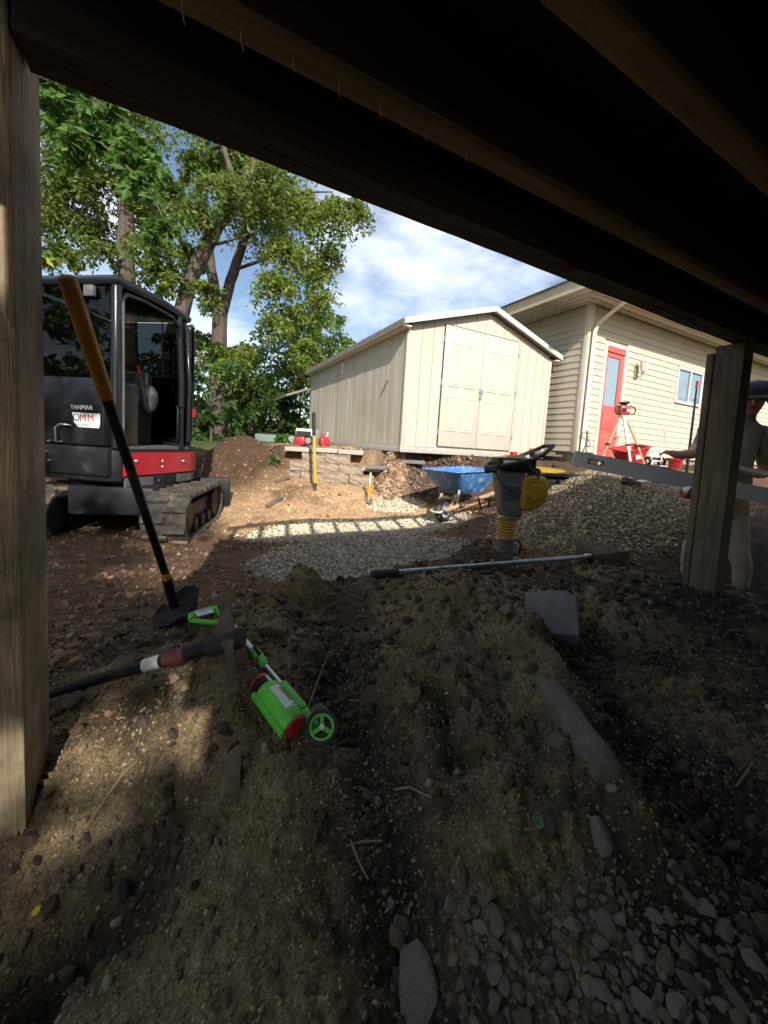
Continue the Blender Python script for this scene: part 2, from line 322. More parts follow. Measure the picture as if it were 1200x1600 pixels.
def H0(x, y):
    x = np.asarray(x, float); y = np.asarray(y, float); sh = x.shape; xf = x.ravel(); yf = y.ravel(); o = np.empty_like(xf)
    for i in range(0, len(xf), 20000):
        d = np.hypot(xf[i:i+20000, None]-CP[None, :, 0], yf[i:i+20000, None]-CP[None, :, 1]); o[i:i+20000] = _ker(d) @ _W[:_n] + _W[_n]
    h = o.reshape(sh)
    far = sst(9, 15, np.hypot(x-2, y-4)); h = h*(1-far) + .95*far
    h = np.clip(h, -.2, 1.25)
    h = h + (.62*np.exp(-((x-.72)/.62)**2 - ((y-6.55)/.5)**2) + .2*np.exp(-((x-1.1)/.3)**2 - ((y-6.2)/.3)**2))*1.0
    h = h + .17*np.exp(-((x-1.50)/.17)**2 - ((y-1.62)/.14)**2)          # little spoil heap against the rake pole
    h = h + .10*np.exp(-((x-.42)/.10)**2 - ((y-1.42)/.09)**2)
    h = h - .12*np.exp(-((x-3.25)/.22)**2 - ((y-2.62)/.14)**2)
    b = bank_mask(x, y); return h*(1-b) + np.maximum(h, .955)*b
def zones(x, y):
    peb_pit = np.maximum.reduce([sst(1.15, .85, np.hypot((x-1.62)/1.12, (y-3.0)/.86)), sst(1.1, .8, np.hypot((x-2.0)/1.5, (y-4.05)/.42)), sst(1.1, .7, np.hypot((x-2.75)/.5, (y-4.85)/.28))])
    peb_pit = peb_pit*sst(.25, .16, H0(x, y)*0 + 0)  # full strength
    heap = sst(1.12, .85, np.hypot((x-4.75)/1.75, (y-2.75)/1.12))*sst(1.75, 2.0, y)
    return np.clip(peb_pit, 0, 1), heap
def H(x, y):
    x = np.asarray(x, float); y = np.asarray(y, float)
    h = H0(x, y); r = np.hypot(x, y); near = sst(2.6, 1.4, r)
    pit, heap = zones(x, y); rough = 1-.75*np.maximum(pit, heap)
    h = h + fbm(x, y, 1.3, 3, 3)*.04*rough + fbm(x, y, 4.2, 4, 9)*.042*rough*(.45+.55*near)
    c = fbm(x, y, 13, 4, 21, .6); h = h + np.abs(c)*.045*rough*(sst(-.15, .3, fbm(x, y, 2.1, 2, 77))) + np.maximum(fbm(x, y, 30, 3, 31, .6), 0)*.012*rough
    h = h - .075*np.exp(-((x+.10)/.10)**2-((y-.56)/.09)**2) + .045*np.exp(-((x-.02)/.16)**2-((y-.92)/.14)**2) - .05*np.exp(-((x-.62)/.09)**2-((y-1.02)/.10)**2)
    for L_, w_, a_ in RIDGES: h = h + a_*near_line(x, y, L_, w_)
    for L_, w_, a_ in VALLEYS: h = h - a_*near_line(x, y, L_, w_)
    # a ridge and a washed channel across the near mound
    h = h - near*.035*np.exp(-((x*.9+y*.5-1.0+.12*np.sin(5*y))/.10)**2)*sst(.2, .6, y)
    h = h + near*.03*np.exp(-((x*.95-y*.25-.62)/.16)**2)
    return h
def _flat(px, py, h=.42):
    v = (px-600)/FPX*CR + (py-CY)/FPX*CD + CA; return (CC+v*((h-CZ)/v[2]))[:2]
def _line(pts, h=.42):
    P = [np.array(_flat(a, b, h)) for a, b in pts]; o = []
    for a, b in zip(P[:-1], P[1:]):
        for t in np.linspace(0, 1, 12, endpoint=False): o.append(a+(b-a)*t)
    return np.array(o+[P[-1]])
RIDGES = [(_line([(470, 930), (360, 1090), (270, 1280), (190, 1480), (120, 1600)]), .085, .045), (_line([(640, 985), (745, 955), (800, 1010), (870, 1100), (950, 1230)]), .085, .055), (_line([(690, 1010), (720, 1120), (800, 1300)]), .05, .03), (_line([(430, 1200), (420, 1330), (400, 1500)]), .06, .02)]
VALLEYS = [(_line([(520, 1060), (570, 1150), (600, 1260), (640, 1380), (690, 1560)]), .07, .05), (_line([(260, 1270), (160, 1345), (80, 1400), (0, 1520)]), .065, .075), (_line([(900, 1040), (985, 1120), (1090, 1220), (1200, 1330)]), .11, .06), (_line([(460, 985), (540, 1020), (560, 1060)]), .06, .03), (_line([(660, 1090), (690, 1180)]), .035, .04)]
def near_line(x, y, L_, w):
    x = np.asarray(x, float); o = np.zeros(x.size); xf = x.ravel(); yf = np.asarray(y, float).ravel(); k = np.where(np.hypot(xf, yf) < 3.0)[0]
    wob = fbm(xf[k], yf[k], 6, 3, 91)*.05; d = np.full(len(k), 9.)
    for p in L_: d = np.minimum(d, np.hypot(xf[k]+wob-p[0], yf[k]-wob-p[1]))
    o[k] = np.exp(-(d/w)**2); return o.reshape(x.shape)
def Hs(x, y): return float(H(np.array([x]), np.array([y]))[0])
def make_ground():
    rr = np.concatenate([[0.0], np.geomspace(.12, 16, 400), np.geomspace(17, 900, 26)])
    th = np.unique(np.concatenate([np.linspace(R_(5), R_(122), 470), np.linspace(R_(122), R_(365), 70)]))[:-1]
    nr, na = len(rr), len(th); X = rr[:, None]*np.cos(th)[None]; Y = rr[:, None]*np.sin(th)[None]
    Z = H(X, Y); i = np.arange(nr-1)[:, None]; k = np.arange(na)[None]; k2 = (k+1) % na
    F = np.stack([i*na+k, (i+1)*na+k, (i+1)*na+k2, i*na+k2], -1).reshape(-1, 4)
    V = np.stack([X, Y, Z], -1).reshape(-1, 3)
    x, y = V[:, 0], V[:, 1]; pit, heap = zones(x, y); r = np.hypot(x, y)
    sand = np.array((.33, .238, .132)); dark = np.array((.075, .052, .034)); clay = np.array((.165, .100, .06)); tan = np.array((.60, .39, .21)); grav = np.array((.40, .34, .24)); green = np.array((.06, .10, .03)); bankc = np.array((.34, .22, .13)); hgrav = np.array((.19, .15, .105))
    c = np.repeat(sand[None], len(V), 0)
    def mixc(col, f):
        nonlocal c; f = np.clip(f, 0, 1)[:, None]; c = c*(1-f) + col*f
    mixc(dark, sst(.0, .28, fbm(x, y, 2.3, 4, 51))*.85)
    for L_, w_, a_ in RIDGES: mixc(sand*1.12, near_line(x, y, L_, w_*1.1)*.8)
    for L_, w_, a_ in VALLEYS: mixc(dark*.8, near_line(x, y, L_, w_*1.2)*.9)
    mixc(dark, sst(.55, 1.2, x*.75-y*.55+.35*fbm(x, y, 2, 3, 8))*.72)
    mixc(clay, sst(1.25, 1.6, y+.2*fbm(x, y, 1.5, 3, 5)))
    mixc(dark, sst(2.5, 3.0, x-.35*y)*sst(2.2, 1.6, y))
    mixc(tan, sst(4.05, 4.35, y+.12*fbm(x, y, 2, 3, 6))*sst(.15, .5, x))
    mixc(clay*.8, sst(.1, .4, fbm(x, y, 1.5, 4, 15))*.6*sst(4.3, 4.8, y))
    mixc(bankc, sst(.05, .5, bank_mask(x, y)))
    mixc(dark*1.3, sst(3.0, 3.12, x-.25*(y-4.9))*sst(4.6, 4.85, y+.3*np.maximum(0, x-3.1))*sst(5.6, 5.4, y))  # shade on the bank below the shed, put into the soil colour
    mixc(clay*.6, np.exp(-((x-.72)/.85)**2-((y-6.5)/.75)**2)*1.8)  # dirt pile: darker clay, with its shade put into the colour
    mixc(grav, pit); mixc(hgrav, heap)
    mixc(green, sst(7.2, 8.2, y+.3*fbm(x, y, .8, 3, 2))*sst(3.5, 2.5, x)); mixc(green, sst(12, 16, r))
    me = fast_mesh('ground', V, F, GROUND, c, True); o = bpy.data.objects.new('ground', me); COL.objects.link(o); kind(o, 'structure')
make_ground()
# ------------------------------------------------------------------ deck overhead
DK = (2.33, .90, .36)
deck = thing('wooden_deck', 'low dark wooden deck overhead on square timber posts', 'deck', DK)
def dm(): return MB(off=DK)
def timber(mb, x0, x1, y0, y1, z0, z1): return mb.box2(x0, x1, y0, y1, z0, z1)
lp = dm(); lp.loft([[(-.395+d, .83, z), (-.25+d, .83, z), (-.25+d, .965, z), (-.395+d, .965, z)] for z, d in ((.1, 0), (.6, 0), (1.2, 0), (1.87, 0))])
lp.build('post', M['leftpost'], deck, bevel=.004)['label'] = 'weathered square post with a worn corner and dark muddy foot'
rp = dm(); rp.loft([[(2.275+d, .846, z), (2.372+d, .846, z), (2.372+d, .958, z), (2.275+d, .958, z)] for z, d in ((.2, .055), (.9, .03), (1.632, 0))])
rp.build('post', M['post'], deck, bevel=.004)
sb = dm(); sb.loft([[(2.27+d, .96, z), (2.365+d, .96, z), (2.365+d, .99, z), (2.27+d, .99, z)] for z, d in ((.3, .05), (.9, .03), (1.60, 0))])
sb.build('side_board', M['post'], deck, bevel=.003)
for k, (y0, y1) in enumerate(((.822, .860), (.863, .901))):
    b = dm(); xs = np.linspace(-.245, 5.6, 60); rings = []
    for x in xs:
        n = .0012*math.sin(x*9+k)+.0012*random.uniform(-1, 1) - (.010 if .95 < x < 1.05 and k == 0 else 0)
        rings.append([(x, y0, 1.635+n), (x, y1, 1.635+n), (x, y1, 1.868), (x, y0, 1.868)])
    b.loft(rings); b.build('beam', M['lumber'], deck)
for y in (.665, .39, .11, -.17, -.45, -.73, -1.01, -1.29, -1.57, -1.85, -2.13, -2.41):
    timber(dm(), -.41, 5.6, y, y+.038, 1.689, 1.868).build('joist', M['lumber'], deck)  # dark sides: shade of the bays put into the timber colour
    timber(dm(), -.41, 5.6, y-.002, y+.040, 1.668, 1.687).build('lit_edge_strip', M['joist'], deck, bevel=.002)  # added pale strip standing for the lit bottom edge of the joist
xb = -.42
while xb < 5.6:
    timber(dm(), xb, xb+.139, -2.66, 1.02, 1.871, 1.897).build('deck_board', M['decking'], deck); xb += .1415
# unseen house of the deck, added behind the camera to block the sun
hh = thing('unseen_deck_house', 'unseen beige house wall and footings added behind the deck to block sun', 'house', (2.5, -2.9, 0))
MB(off=(2.5, -2.9, 0)).box2(-.55, 6.2, -3.1, -2.7, .9, 3.75).build('wall', M['siding'], hh)
MB(off=(2.5, -2.9, 0)).box2(-.55, 6.2, -3.08, -2.72, -.3, .9).build('foundation', M['foundation'], hh)
MB(off=(2.5, -2.9, 0)).box2(-.42, 3.0, -1.45, -1.30, -.2, 1.66).build('foundation', M['foundation'], hh)  # unseen wall under the deck, added to darken the foreground
MB(off=(2.5, -2.9, 0)).box2(3.0, 3.2, -1.45, .35, -.2, 1.66).build('foundation', M['foundation'], hh)  # unseen side wall, added to block light from the right
# ladder lying on its edge on the deck
ld = thing('ladder', 'aluminium ladder lying on its side along the deck edge', 'ladder', (0, .98, 1.9))
for z in (.025, .41): MB().box2(-.38, 4.1, -.035, .035, z-.032, z+.032).build('rail', M['alu'], ld)
me = MB().cyl((0, 0, .03), (0, 0, .39), .028, 8).mesh('rung'); me.materials.append(M['alu'])
for k in range(16): link_mesh('rung', me, ld, (-.28+k*.285, 0, 0))
# loose cobweb strands under the joist
for k, (x, ln) in enumerate(((-.02, .03), (.06, .024), (.14, .018), (.22, .02), (.30, .02), (.40, .018), (.50, .02))):
    y = .684; z = 1.668
    o = MB().tube([(x, y, z+.006), (x+.002, y+.004, z-ln*.5), (x+.006, y+.003, z-ln)], [.0007, .0006, .0004], 5).build('cobweb_strand', M['web'])
    tag(o, 'thin pale cobweb strand hanging under the deck joist', 'cobweb', 'cobweb strands under the joist')

# ------------------------------------------------------------------ shed
SH = (2.85, 5.0, 1.02); SX0, SX1, SY0, SY1, SZ0, SZ1, SZR = 2.85, 5.95, 5.0, 10.05, 1.02, 2.88, 3.36
shed = thing('garden_shed', 'cream garden shed with panelled double doors and white gable trim', 'shed', SH)
def sm(): return MB(off=SH)
def roofz(x): return SZR - (SZR-SZ1)*abs(x-(SX0+SX1)/2)/((SX1-SX0)/2)
core = sm(); core.prism([(SX0+.03, SZ0+.02), (SX1-.03, SZ0+.02), (SX1-.03, SZ1-.02), ((SX0+SX1)/2, SZR-.03), (SX0+.03, SZ1-.02)], 'y', SY0+.03, SY1-.03); wall = core.build('wall', M['shed'], shed)
DX0, DXM, DX1, DZ0, DZ1 = 3.52, 4.30, 5.08, 1.10, 2.98
# front boards with grooves between them
x = SX0+.06
while x < SX1-.07:
    x1 = min(x+.198, SX1-.06)
    lo = SZ0+.05
    def bd(xa, xb_, lo):
        if xb_-xa < .01: return
        b = sm(); xm = (SX0+SX1)/2
        top = [(xb_, roofz(xb_)-.02)] + ([(xm, SZR-.02)] if xa < xm < xb_ else []) + [(xa, roofz(xa)-.02)]
        b.prism([(xa, lo), (xb_, lo)] + top, 'y', SY0+.006, SY0+.03); b.build('board', M['shed'], shed)
    if x1 <= DX0 or x >= DX1: bd(x, x1, lo)
    elif x < DX0: bd(x, DX0-.006, lo); bd(DX0-.003, x1, DZ1+.02)
    elif x1 > DX1: bd(x, DX1+.003, DZ1+.02); bd(DX1+.006, x1, lo)
    else: bd(x, x1, DZ1+.02)
    x += .204
y = SY0+.05; k = 0
bdm = {}
while y < SY1-.05:
    wd = (.148, .075, .148, .11)[k % 4]; y1 = min(y+wd, SY1-.03)
    dz = random.uniform(-.002, .002)
    sm().box2(SX0+.004+dz, SX0+.03, y, y1, SZ0+.05, SZ1-.03).build('board', M['shedside'], shed); y = y1+.008; k += 1
sm().box2(SX0-.004, SX0+.058, SY0-.006, SY0+.048, SZ0+.03, SZ1-.05).build('corner_trim', M['shed'], shed, bevel=.003)
sm().box2(SX1-.058, SX1+.004, SY0-.006, SY0+.048, SZ0+.03, SZ1-.05).build('corner_trim', M['shed'], shed, bevel=.003)
sm().box2(SX0-.01, SX1+.01, SY0-.012, SY0+.06, SZ0-.05, SZ0+.045).build('base_rail', M['capblock'], shed, bevel=.004)
sm().box2(SX0-.01, SX0+.06, SY0+.062, SY1, SZ0-.05, SZ0+.045).build('base_rail', M['capblock'], shed, bevel=.004)
for n, (xa, xc) in enumerate(((DX0, DXM-.004), (DXM+.004, DX1))):
    d = sm().box2(xa, xc, SY0-.016, SY0+.004, DZ0, DZ1).build('door', M['sheddoor'], shed, bevel=.002)
    pw = (xc-xa); px = [xa+pw*.15, xa+pw*.45, xa+pw*.55, xa+pw*.85]
    for (pa, pb) in ((px[0], px[1]), (px[2], px[3])):
        for (za, zb) in ((DZ0+.24, DZ0+.80), (DZ0+.95, DZ0+1.64)):
            p = sm(); s_ = .018; r0 = [(pa, SY0-.0165, za), (pb, SY0-.0165, za), (pb, SY0-.0165, zb), (pa, SY0-.0165, zb)]
            def ins(q, y): return [(pa+q, y, za+q), (pb-q, y, za+q), (pb-q, y, zb-q), (pa+q, y, zb-q)]
            p.loft([r0, ins(.008, SY0-.026), ins(.02, SY0-.026), ins(.034, SY0-.019), ins(.05, SY0-.027)], caps=False)
            p.F.append(tuple(range(16, 20))); p.build('panel', M['sheddoor'], d)
    for hz in (DZ0+.22, DZ0+1.0, DZ0+1.66):
        hx = xa-.012 if n == 0 else xc+.012
        sm().box2(hx-.01, hx+.01, SY0-.024, SY0+.0, hz-.045, hz+.045).build('hinge', M['steel'], d)
    sm().box2(*((xa-.016, xa-.004) if n == 0 else (xc+.004, xc+.016)), SY0-.006, SY0+.006, DZ0, DZ1).build('jamb', M['interior'], d)
lt = sm(); lt.box2(DXM-.03, DXM+.05, SY0-.034, SY0-.017, 2.02, 2.08); lt.box2(DXM-.02, DXM+.015, SY0-.055, SY0-.034, 1.92, 1.99); lt.torus((DXM, SY0-.045, 2.0), (0, 1, 0), .018, .005, 14, 6); lt.build('latch', M['steel'], shed)
for sgn in (-1, 1):
    xm = (SX0+SX1)/2; xe = xm+sgn*((SX1-SX0)/2+.12); ze = SZ1-.04
    rf = sm(); rf.prism([(xm, SZR), (xe, ze), (xe, ze+.05), (xm, SZR+.05)], 'y', SY0-.10, SY1+.08); rf.build('roof', M['shingle'], shed)
    tr = sm(); tr.prism([(xm, SZR-.03), (xe+sgn*.01, ze-.03), (xe+sgn*.01, ze+.055), (xm, SZR+.056)], 'y', SY0-.135, SY0-.103); tr.build('gable_trim', M['white'], shed, bevel=.004)
    ev = sm(); ev.box2(min(xe, xe+sgn*.022), max(xe, xe+sgn*.022), SY0-.10, SY1+.08, ze-.05, ze+.054); ev.build('eave_trim', M['foundation'], shed)
    so_ = sm(); so_.box2(min(xe, xm+sgn*(SX1-SX0)/2), max(xe, xm+sgn*(SX1-SX0)/2), SY0-.10, SY1+.08, ze-.048, ze-.03); so_.build('soffit', M['trim'], shed)
hk = sm(); hk.tube([(SX0+.003, 5.55, 2.10), (SX0-.02, 5.55, 2.08), (SX0-.02, 5.75, 1.88)], .006, 6); hk.build('wire_hook', M['rubber'], shed)
cp = sm(); cp.tube([(SX0, 7.6, 2.72), (SX0-.03, 7.6, 2.72), (SX0-.03, 7.6, 2.48)], .012, 6); cp.build('conduit', M['steel'], shed)
ln = sm(); ln.prism([(2.25, 2.18), (2.85, 2.42), (2.85, 2.48), (2.25, 2.24)], 'y', SY1+.1, SY1+1.8); ln.build('lean_to_roof', M['shingle'], shed)

# ------------------------------------------------------------------ cream house on the right
HX, HY, HZ0, HZ1 = 6.15, 4.45, 1.16, 3.72
HO = (HX, HY, 1.0)
house = thing('cream_house', 'cream lap-sided house with red door, wall lantern and deep eaves', 'house', HO)
def hm(): return MB(off=HO)
hw = hm().box2(HX+.03, 22, HY+.03, 12, HZ0-.02, HZ1).build('wall', M['siding'], house)
hm().box2(HX+.06, 22, HY+.06, 12, .5, HZ0-.02).build('foundation', M['foundation'], house)
EXP = .115; nz = int((HZ1-HZ0)/EXP)+1
DO = (6.68, 7.24, 1.10, 3.10); WO = (9.15, 10.1, 2.40, 3.05)
def lap(x0, x1, y0, y1, z, face):      # one lapped board
    b = hm(); zt = min(z+EXP+.006, HZ1)
    if face == 'front': b.prism([(y0-.016, z), (y0+.03, z), (y0+.03, zt), (y0-.002, zt)], 'x', x0, x1)
    else: b.prism([(x0-.016, z), (x0+.03, z), (x0+.03, zt), (x0-.002, zt)], 'y', y0, y1)
    b.build('siding_board', M['siding'], hw)
for i in range(nz):
    z = HZ0+i*EXP
    if z > HZ1-.02: break
    segs = [(HX+.08, 21.9)]
    def cut(segs, a, b_):
        o = []
        for s0, s1 in segs:
            if b_ <= s0 or a >= s1: o.append((s0, s1)); continue
            if a > s0: o.append((s0, a))
            if b_ < s1: o.append((b_, s1))
        return o
    if z < DO[3]+.07: segs = cut(segs, DO[0]-.07, DO[1]+.07)
    if WO[2]-.15 < z < WO[3]+.04: segs = cut(segs, WO[0]-.05, WO[1]+.05)
    for s0, s1 in segs: lap(s0, s1, HY, HY, z, 'front')
    lap(HX, HX, HY+.08, 11.9, z, 'side')
hm().box2(HX-.022, HX+.08, HY-.022, HY+.08, HZ0-.03, HZ1).build('corner_trim', M['trim'], house, bevel=.004)
fr = hm()
fr.box2(DO[0]-.07, DO[0], HY-.03, HY+.03, HZ0-.05, DO[3]+.07); fr.box2(DO[1], DO[1]+.07, HY-.03, HY+.03, HZ0-.05, DO[3]+.07); fr.box2(DO[0], DO[1], HY-.03, HY+.03, DO[3], DO[3]+.07)
fr.build('door_frame', M['trim'], house, bevel=.004)
dr = hm(); dr.box2(DO[0], DO[0]+.09, HY+.005, HY+.029, HZ0-.05, DO[3]-.09); dr.box2(DO[1]-.11, DO[1], HY+.005, HY+.029, HZ0-.05, DO[3]-.09); dr.box2(DO[0]+.09, DO[1]-.11, HY+.005, HY+.029, HZ0-.05, 2.05); dr.box2(DO[0]+.09, DO[1]-.11, HY+.005, HY+.029, 2.93, DO[3]-.09)
door = dr.build('door', M['reddoor'], house)
hm().box2(DO[0], DO[1], HY-.02, HY+.02, DO[3]-.09, DO[3]-.002).build('door_header', M['reddoor'], door)
hm().box2(DO[0]+.09, DO[1]-.11, HY+.012, HY+.016, 2.05, 2.93).build('pane', GL, door)
hm().box2(DO[0]+.09, DO[1]-.11, HY+.024, HY+.028, 2.05, 2.93).build('curtain', M['curtain'], door)
for za, zb in ((1.2, 1.52), (1.60, 1.95)): hm().box2(DO[0]+.10, DO[1]-.12, HY-.004, HY+.004, za, zb).build('panel', M['reddoor'], door, bevel=.003)
kn = hm(); kn.cyl((DO[1]-.055, HY-.045, 2.02), (DO[1]-.055, HY+.005, 2.02), .012, 8); kn.sphere((DO[1]-.055, HY-.05, 2.02), .026); kn.build('door_knob', M['brasslamp'], door, smooth=True)
wf = hm()
for a in ((WO[0]-.05, WO[0], WO[2]-.05, WO[3]+.05), (WO[1], WO[1]+.05, WO[2]-.05, WO[3]+.05), (WO[0], WO[1], WO[3], WO[3]+.05), (WO[0], WO[1], WO[2]-.05, WO[2]), ((WO[0]+WO[1])/2-.02, (WO[0]+WO[1])/2+.02, WO[2], WO[3])):
    wf.box2(a[0], a[1], HY-.028, HY+.03, a[2], a[3])
win = wf.build('window', M['white'], house)
for a, b_ in ((WO[0], (WO[0]+WO[1])/2-.02), ((WO[0]+WO[1])/2+.02, WO[1])):
    hm().box2(a, b_, HY-.008, HY-.004, WO[2], WO[3]).build('pane', GL, win)
hm().box2(WO[0], WO[1], HY+.015, HY+.025, WO[2], WO[3]).build('curtain', M['curtain'], win)
OV = .72; EZ = HZ1
x0e, y0e = HX-OV, HY-OV
for k in range(5):                                            # soffit strips with reveals, parallel to the fascia
    o0 = .03+k*.139
    hm().box2(x0e+o0, 21.9, y0e+o0, y0e+o0+.119, EZ+.002, EZ+.014).build('soffit_strip', M['soffit'], house)
    hm().box2(x0e+o0, x0e+o0+.119, y0e+o0+.139, 11.9, EZ+.002, EZ+.014).build('soffit_strip', M['soffit'], house)
hm().box2(x0e+.02, 22, y0e+.02, HY+.3, EZ+.016, EZ+.03).build('soffit_backing', M['interior'], house)
hm().box2(x0e+.02, HX+.3, HY+.3, 12, EZ+.016, EZ+.03).build('soffit_backing', M['interior'], house)
hm().box2(x0e, 22, y0e, y0e+.028, EZ-.03, EZ+.17).build('fascia', M['fascia'], house)
hm().box2(x0e, x0e+.028, y0e+.03, 12, EZ-.03, EZ+.17).build('fascia', M['fascia'], house)
g = hm(); g.prism([(y0e-.10, EZ+.05), (y0e-.003, EZ+.03), (y0e-.003, EZ+.15), (y0e-.11, EZ+.15)], 'x', x0e-.02, 22); g.build('gutter', M['trim'], house, bevel=.006)
rf = hm(); zr = EZ+.17; rf.add([(x0e-.05, y0e-.05, zr), (22.2, y0e-.05, zr), (22.2, 12, zr), (x0e-.05, 12, zr), (9.5, 8.2, zr+1.5), (22.2, 8.2, zr+1.5)], [(0, 1, 5, 4), (1, 2, 5), (2, 3, 4, 5), (3, 0, 4), (0, 3, 2, 1)]); rf.build('roof', M['shingle'], house)
ds = hm(); ds.tube([(HX+.05, y0e+.10, EZ-.02), (HX+.05, y0e+.16, EZ-.10), (HX+.05, HY-.12, EZ-.36), (HX+.05, HY-.075, EZ-.50), (HX+.05, HY-.075, 1.15), (HX+.05, HY-.12, 1.05)], .05, 4, sq=.8); ds.build('downspout', M['trim'], house, bevel=.008)
lm = hm(); lx, lz = 7.62, 2.78
lm.box2(lx-.05, lx+.05, HY-.035, HY-.016, lz-.14, lz+.10); lm.tube([(lx, HY-.03, lz-.08), (lx, HY-.10, lz-.13), (lx, HY-.16, lz-.04)], .013, 8)
lan = lm.build('wall_lantern', M['brasslamp'], house, bevel=.004)
q = hm(); q.loft([[(lx+r*math.cos(a*math.pi/3), HY-.16+r*math.sin(a*math.pi/3), z) for a in range(6)] for z, r in ((lz-.04, .04), (lz-.02, .05), (lz+.14, .075), (lz+.15, .085), (lz+.22, .02), (lz+.25, .012))]); q.build('lamp_head', M['white'], lan)
st = hm(); st.box2(6.45, 7.5, 3.95, HY-.03, .8, 1.08); st.build('door_step', M['foundation'], house, bevel=.01)
for k in range(3): hm().box2(5.55+k*.02, 6.12, 4.7+k*.15, 4.84+k*.15, 1.05+.04*k, 1.09+.04*k).build('scrap_board', M['oldwood'], house)

# ------------------------------------------------------------------ block retaining wall
rwall = thing('block_wall', 'half-built retaining wall of split-face tan concrete blocks', 'wall', (WA[0], WA[1], .2), math.atan2(_wd[1], _wd[0]))
def rough_block(lx_, ly, lz, seed):
    rd = random.Random(seed); bm = bmesh.new(); bmesh.ops.create_cube(bm, size=1)
    bmesh.ops.scale(bm, vec=(lx_, ly, lz), verts=bm.verts); bmesh.ops.subdivide_edges(bm, edges=bm.edges, cuts=3, use_grid_fill=True)
    for v in bm.verts:
        s = .016 if v.co.y > ly/2-.01 or v.co.y < -ly/2+.01 else .004
        v.co += Vector((rd.uniform(-.004, .004), rd.uniform(-s, s), rd.uniform(-.003, .003)))
    me = bpy.data.meshes.new('block'); bm.to_mesh(me); bm.free(); me.materials.append(M['tanblock']); return me
bms = [rough_block(.385, .24, .148, i) for i in range(4)]
rows = [(0, .02, 4), (1, .22, 4), (2, .40, 3), (3, .62, 2)]
sgn_in = 1 if np.dot(_wn, np.array((-_wd[1], _wd[0]))) > 0 else -1
for r, s0, n in rows:
    for k in range(n): link_mesh('block', random.choice(bms), rwall, (s0+.2+k*.392, sgn_in*(r*.03), .075+.06+r*.152), (random.uniform(-.03, .03), random.uniform(-.015, .015), random.uniform(-.07, .07)))
cb = MB().box((0, 0, 0), (.40, .27, .07)).mesh('cap_stone', bevel=.006); cb.materials.append(M['capblock'])
for sx, sz, ry in ((.62, .66, .0), (1.04, .665, .02), (1.48, .655, .0), (.22, .41, 0)): link_mesh('cap_stone', cb, rwall, (sx, sgn_in*.09, sz+.05), (0, ry*.3, ry))
cb2 = MB().box((0, 0, 0), (.46, .2, .055)).mesh('cap_stone', bevel=.005); cb2.materials.append(M['concrete'])
link_mesh('cap_stone', cb2, rwall, (.12, -sgn_in*.06, .50), (0, 0, .03)); link_mesh('cap_stone', cb2, rwall, (-.34, sgn_in*.02, .62), (0, 0, .02))
_wz = lambda s, off=0: (WA[0]+_wd[0]*s+_wn[0]*off, WA[1]+_wd[1]*s+_wn[1]*off)
# ------------------------------------------------------------------ measured spots on the soil
def on_ground(px, py, h0=.4):           # point of the soil under a measured spot
    v = Vector((sight(px, py, 1.0)-Vector(CC))); zs = np.geomspace(.2, 9, 160)
    for _ in range(2):
        d = CC[2]+v.z*zs - H(v.x*zs, v.y*zs); k = np.where(d <= 0)[0]; k = k[0] if len(k) else len(zs)-1
        zs = np.linspace(zs[max(k-1, 0)], zs[k], 24)
    return sight(px, py, float(zs[np.argmax(CC[2]+v.z*zs - H(v.x*zs, v.y*zs) <= 0)]))
def clear_line(a, b, gap):               # lift a straight thing until it rests on the highest soil under it
    t = np.linspace(0, 1, 30); z = a.z+(b.z-a.z)*t; g = H(a.x+(b.x-a.x)*t, a.y+(b.y-a.y)*t); return max(0., float((g-z).max())+gap)
# ------------------------------------------------------------------ mini excavator
EX = (-.60, 4.28, 0.0); EA = math.atan2(.8, .6)
exc = thing('mini_excavator', 'black mini excavator with open glazed cab and red skirt panel', 'excavator', EX, EA)
# local x runs along the open door side, local y along the side with the engine cover
b = MB(); b.prism([(-.06, .05), (.02, -.03), (.95, -.03), (1.12, .03), (1.22, .18), (1.22, 1.5), (-.06, 1.62)], 'z', .55, .86); b.build('upper_frame', M['blackm'], exc, bevel=.02)
def skirt(name, pts, z0, z1, m, th=.02):
    b = MB(); r = [Vector((*p, 0)) for p in pts]; ring = []
    for i, p in enumerate(r):
        t = (r[min(i+1, len(r)-1)]-r[max(i-1, 0)]).normalized(); n_ = Vector((t.y, -t.x, 0))
        ring.append([(*(p+n_*.002).xy, z0), (*(p+n_*th).xy, z0+.008), (*(p+n_*th).xy, z1-.008), (*(p+n_*.002).xy, z1)])
    b.loft(ring); return b.build(name, m, exc, smooth=30)
skirt('red_panel', [(.04, -.03), (.30, -.04), (.60, -.04)], .60, .83, M['redpaint'], .03)
skirt('red_panel', [(.605, -.04), (.95, -.03), (1.10, .02), (1.20, .12), (1.225, .30)], .60, .83, M['redpaint'], .03)
skirt('lower_skirt', [(.06, -.02), (.60, -.03), (.95, -.02), (1.09, .03), (1.18, .13), (1.2, .3)], .49, .595, M['grey'], .03)
for x_, z_ in ((.16, .75), (.50, .74), (.50, .68), (.82, .73), (.45, .54)):
    MB().tube([(x_, -.062, z_), (x_, -.078, z_)], [.02, .014], 10).build('bolt', M['steel'], exc, smooth=30)
fl = MB().box2(.03, 1.0, .0, .95, .862, .89).build('cab_floor', M['grey'], exc)
